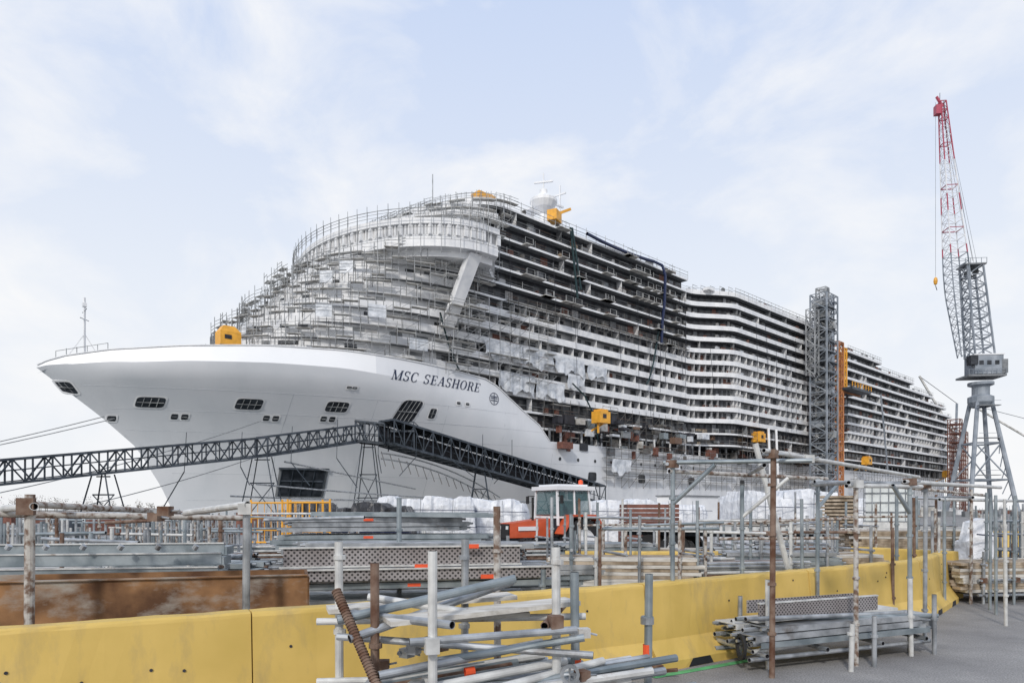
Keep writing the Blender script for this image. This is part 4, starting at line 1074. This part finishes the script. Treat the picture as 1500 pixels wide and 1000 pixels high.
A=Vector((3.7,22.5,1.12));B=Vector((12.2,18.2,1.12)); d=(B-A).normalized(); rt=math.atan2(d.y,d.x); sd=Vector((-d.y,d.x,0)); c=(A+B)/2
m.box(c,((B-A).length,2.4,.12),'concrete',rt); m.box(c-Vector((0,0,.16)),((B-A).length-.2,.9,.2),'truss',rt)
for s_ in(-1,1): m.beam(A+sd*s_*1.2-Vector((0,0,.02)),B+sd*s_*1.2-Vector((0,0,.02)),.06,.18,'galvlt')
for f in(.12,.2,.76,.84,.92):
    for s_ in(-1,1):
        o=A.lerp(B,f)+sd*s_*1.0; o.z=.46
        m.tube(o-sd*.14,o+sd*.14,.46,'tyre',16,caps=True); m.tube(o-sd*.15,o+sd*.15,.22,'galvlt',10,caps=True)
m.obj('flatbed_trailer')
def onT(f,s_): return A.lerp(B,f)+sd*s_
m=MB(); o=onT(.80,0)
m.box((o.x,o.y,1.26),(1.25,1.05,.16),'galvlt',rt); m.box((o.x,o.y,1.88),(1.12,.92,1.04),'ibc',rt); m.lathe((o.x,o.y,2.4),[(.18,0),(.18,.06),(.01,.06)],'ibc',12)
ca,sa=math.cos(rt),math.sin(rt)
for i in range(7):
    for s_ in(-1,1):
        u=-.6+i*.2; m.tube((o.x+u*ca-s_*.5*sa,o.y+u*sa+s_*.5*ca,1.34),(o.x+u*ca-s_*.5*sa,o.y+u*sa+s_*.5*ca,2.44),.012,'galv')
for zz in(1.36,1.62,1.88,2.14,2.44):
    cs=[(o.x+u*ca-v*sa,o.y+u*sa+v*ca,zz) for u,v in((-.6,-.5),(.6,-.5),(.6,.5),(-.6,.5))]
    for i in range(4): m.tube(cs[i],cs[(i+1)%4],.014,'galv')
m.obj('ibc_tank')
m=MB(); o=onT(.66,0); 
for i in range(9): m.box((o.x+R(-.02,.02),o.y,1.24+i*.1),(1.0,1.0,.06),'wood',rt); m.box((o.x,o.y-.3,1.19+i*.1),(.8,.1,.05),'wood',rt)
m.obj('pallet_stack')
m=MB(); o=onT(.45,0); 
m.box((o.x,o.y,1.30),(1.6,1.2,.2),'concrete',rt); m.tube((o.x-.8,o.y-.5,1.25),(o.x-.8,o.y-.5,2.2),.03,'galv'); m.tube((o.x+.8,o.y-.5,1.25),(o.x+.8,o.y-.5,2.2),.03,'galv'); m.obj('steel_bracket_load')

# tractor
tr=empty('tractor',(1.15,21,0),math.radians(212))
m=MB()
m.hexa([(.15,-.34,.85),(1.6,-.30,.85),(1.6,.30,.85),(.15,.34,.85),(.15,-.34,1.42),(1.6,-.27,1.28),(1.6,.27,1.28),(.15,.34,1.42)],'redor'); m.box((1.63,0,1.05),(.05,.52,.42),'tyre'); m.box((.5,0,.66),(2.2,.42,.34),'truss')
for s_ in(-1,1):
    m.box((-.6,s_*.80,1.50),(.9,.44,.06),'redor'); m.beam((-.15,s_*.80,1.49),(.2,s_*.80,.95),.44,.06,'redor'); m.beam((-1.05,s_*.80,1.49),(-1.35,s_*.80,1.1),.44,.06,'redor')
    m.box((1.0,s_*.345,1.12),(.7,.01,.12),'white'); m.box((1.645,s_*.2,1.15),(.03,.12,.1),'ibc')
m.box((-1.0,0,.95),(.5,1.1,.6),'redor')
m.obj('hood_and_fenders',tr)
m=MB()
for x in(-1.15,.12):
    for s_ in(-1,1): m.beam((x,s_*.62,1.2),(x*.92,s_*.56,2.28),.06,.06,'white')
for s_ in(-1,1): m.beam((-.5,s_*.62,1.45),(-.5,s_*.58,2.28),.05,.05,'white'); m.beam((-1.15,s_*.62,1.45),(.1,s_*.62,1.45),.05,.06,'white')
m.box((-.52,0,2.33),(1.45,1.36,.12),'white'); m.box((-.52,0,2.42),(1.1,1.05,.06),'white')
m.beam((.1,-.6,1.45),(.1,.6,1.45),.06,.06,'white'); m.beam((-1.15,-.6,1.45),(-1.15,.6,1.45),.06,.06,'white')
m.box((-.52,0,1.22),(1.2,1.16,.40),'truss'); m.tube((.75,.2,1.35),(.75,.2,2.05),.035,'tyre',8)
m.lathe((-.9,.4,2.45),[(.07,0),(.07,.12),(.0,.16)],'tag',10)
m.box((-.75,0,1.65),(.45,.5,.6),'tyre'); m.tube((-.2,0,1.5),(-.05,0,1.75),.03,'tyre'); m.lathe((-.15,0,1.78),[(.17,0),(.19,.02),(.17,.04)],'tyre',14)
for s_ in(-1,1): m.quad((-1.1,s_*.615,1.5),(.06,s_*.615,1.5),(.04,s_*.575,2.25),(-1.04,s_*.575,2.25),'cyan')
m.quad((.125,-.55,1.5),(.125,.55,1.5),(.11,.5,2.25),(.11,-.5,2.25),'cyan'); m.quad((-1.16,-.55,1.5),(-1.16,.55,1.5),(-1.07,.5,2.25),(-1.07,-.5,2.25),'cyan')
for s_ in(-1,1): m.tube((.1,s_*.6,2.1),(.2,s_*.9,2.1),.015,'tyre'); m.box((.2,s_*.92,1.98),(.03,.14,.24),'tyre')
m.obj('cab',tr)
m=MB()
for (x,r,w,y) in((-.6,.70,.38,.8),(1.25,.42,.26,.66)):
    for s_ in(-1,1):
        m.lathe((x,s_*y-w/2,r),[(r*.55,0),(r*.92,0),(r,.05),(r,w-.05),(r*.92,w),(r*.55,w)],'tyre',28,'y')
        m.lathe((x,s_*y-w*.5,r),[(.01,.06),(r*.3,.06),(r*.5,.03),(r*.56,-.01),(r*.58,w*.5),(r*.56,w+.01),(r*.5,w-.03),(r*.3,w-.06),(.01,w-.06)],'white',24,'y')
        for i in range(22):
            a=2*math.pi*i/22; m.tube((x+r*math.cos(a),s_*y-w*.45,r+r*math.sin(a)),(x+r*math.cos(a+.12),s_*y+w*.45,r+r*math.sin(a+.12)),.03,'tyre')
m.obj('wheels',tr)
m=MB()
for i in range(40):
    s_=R(0,230); t=R(30,60); p=sl(s_,t)
    h=R(.8,2.8); m.box((p[0],p[1],h/2),(R(1,4),R(1,3),h),random.choice(['white','tarp','deckgrey','rbrown','galvb','plank']),SH+R(-.2,.2))
    for dx in(-1,1): m.tube((p[0]+dx,p[1]-1.6,0),(p[0]+dx,p[1]-1.6,h+.9),.05,'scaf')
m.obj('quay_material_stacks')
m=MB(); 
for i in range(30):
    y=R(40,70); x=-y*R(.2,.75); h=R(.6,1.6); m.box((x,y,h/2),(R(1,3),R(1,2),h),random.choice(['deckgrey','galvb','rbrown','plank','truss']),R(0,1))
m.obj('quay_material_stacks')
m=MB(); m.box((16,62,1.4),(6,2.5,2.8),'white',SH); m.box((16,62,2.85),(6.2,2.7,.12),'deckgrey',SH); m.box((14.9,60.9,1.5),(.9,.08,1.2),'glass',SH); m.obj('site_cabin')

# ============================================================ world, sun, camera
sun_el=math.radians(34); az=Vector((-.30,-.95,0)).normalized()
w=bpy.data.worlds.new('World'); scene.world=w; w.use_nodes=True; nt=w.node_tree; n=nt.nodes; l=nt.links
bg=n['Background']; sky=n.new('ShaderNodeTexSky'); sky.sky_type='NISHITA'; sky.sun_disc=False; sky.sun_elevation=sun_el; sky.sun_rotation=math.atan2(az.x,az.y)
sky.dust_density=2.0; sky.air_density=1.0
tc=n.new('ShaderNodeTexCoord'); mp=n.new('ShaderNodeMapping'); mp.inputs['Scale'].default_value=(1.2,1.2,2.0); mp.inputs['Rotation'].default_value=(0,.35,.3); mp.inputs['Location'].default_value=(.6,.2,.1); l.new(tc.outputs['Generated'],mp.inputs[0])
ns=n.new('ShaderNodeTexNoise'); ns.inputs['Scale'].default_value=3.4; ns.inputs['Detail'].default_value=11; ns.inputs['Roughness'].default_value=.58; ns.inputs['Distortion'].default_value=.35; l.new(mp.outputs[0],ns.inputs['Vector'])
cr=n.new('ShaderNodeValToRGB'); cr.color_ramp.elements[0].position=.46; cr.color_ramp.elements[1].position=.70; cr.color_ramp.elements[0].color=(0,0,0,1); cr.color_ramp.elements[1].color=(.85,.85,.85,1); l.new(ns.outputs[0],cr.inputs[0])
sx=n.new('ShaderNodeSeparateXYZ'); l.new(tc.outputs['Generated'],sx.inputs[0])
mr=n.new('ShaderNodeMapRange'); mr.inputs['From Min'].default_value=0.0; mr.inputs['From Max'].default_value=.62; l.new(sx.outputs[2],mr.inputs[0])
hz_=n.new('ShaderNodeValToRGB'); l.new(mr.outputs[0],hz_.inputs[0])
e=hz_.color_ramp.elements; e[0].position=0; e[0].color=(.95,.96,.98,1); e[1].position=1; e[1].color=(.62,.73,.96,1)
em=e.new(.45); em.color=(.85,.90,.985,1)
sc10=n.new('ShaderNodeMix'); sc10.data_type='RGBA'; sc10.blend_type='MULTIPLY'; sc10.inputs[0].default_value=1; l.new(hz_.outputs[0],sc10.inputs[6]); sc10.inputs[7].default_value=(10,10,10,1)
mx0=n.new('ShaderNodeMix'); mx0.data_type='RGBA'; mx0.inputs[0].default_value=.93; l.new(sky.outputs[0],mx0.inputs[6]); l.new(sc10.outputs[2],mx0.inputs[7])
mx=n.new('ShaderNodeMix'); mx.data_type='RGBA'; l.new(cr.outputs[0],mx.inputs[0]); l.new(mx0.outputs[2],mx.inputs[6]); mx.inputs[7].default_value=(9.7,9.7,9.75,1)
l.new(mx.outputs[2],bg.inputs[0]); bg.inputs[1].default_value=.1
sd_=bpy.data.lights.new('sun','SUN'); sd_.energy=2.0; sd_.angle=math.radians(5); sd_.color=(1,.95,.88)
so=bpy.data.objects.new('sun',sd_); scene.collection.objects.link(so)
dirv=Vector((az.x*math.cos(sun_el),az.y*math.cos(sun_el),math.sin(sun_el))); so.rotation_euler=dirv.to_track_quat('Z','Y').to_euler()
cam=bpy.data.cameras.new('camera'); co=bpy.data.objects.new('camera',cam); scene.collection.objects.link(co)
co.location=(0,0,1.7); co.rotation_euler=(math.radians(90),0,0); cam.lens=24; cam.sensor_width=36; cam.sensor_fit='HORIZONTAL'
cam.shift_y=245/1500; cam.clip_end=8000; cam.clip_start=.05
scene.camera=co
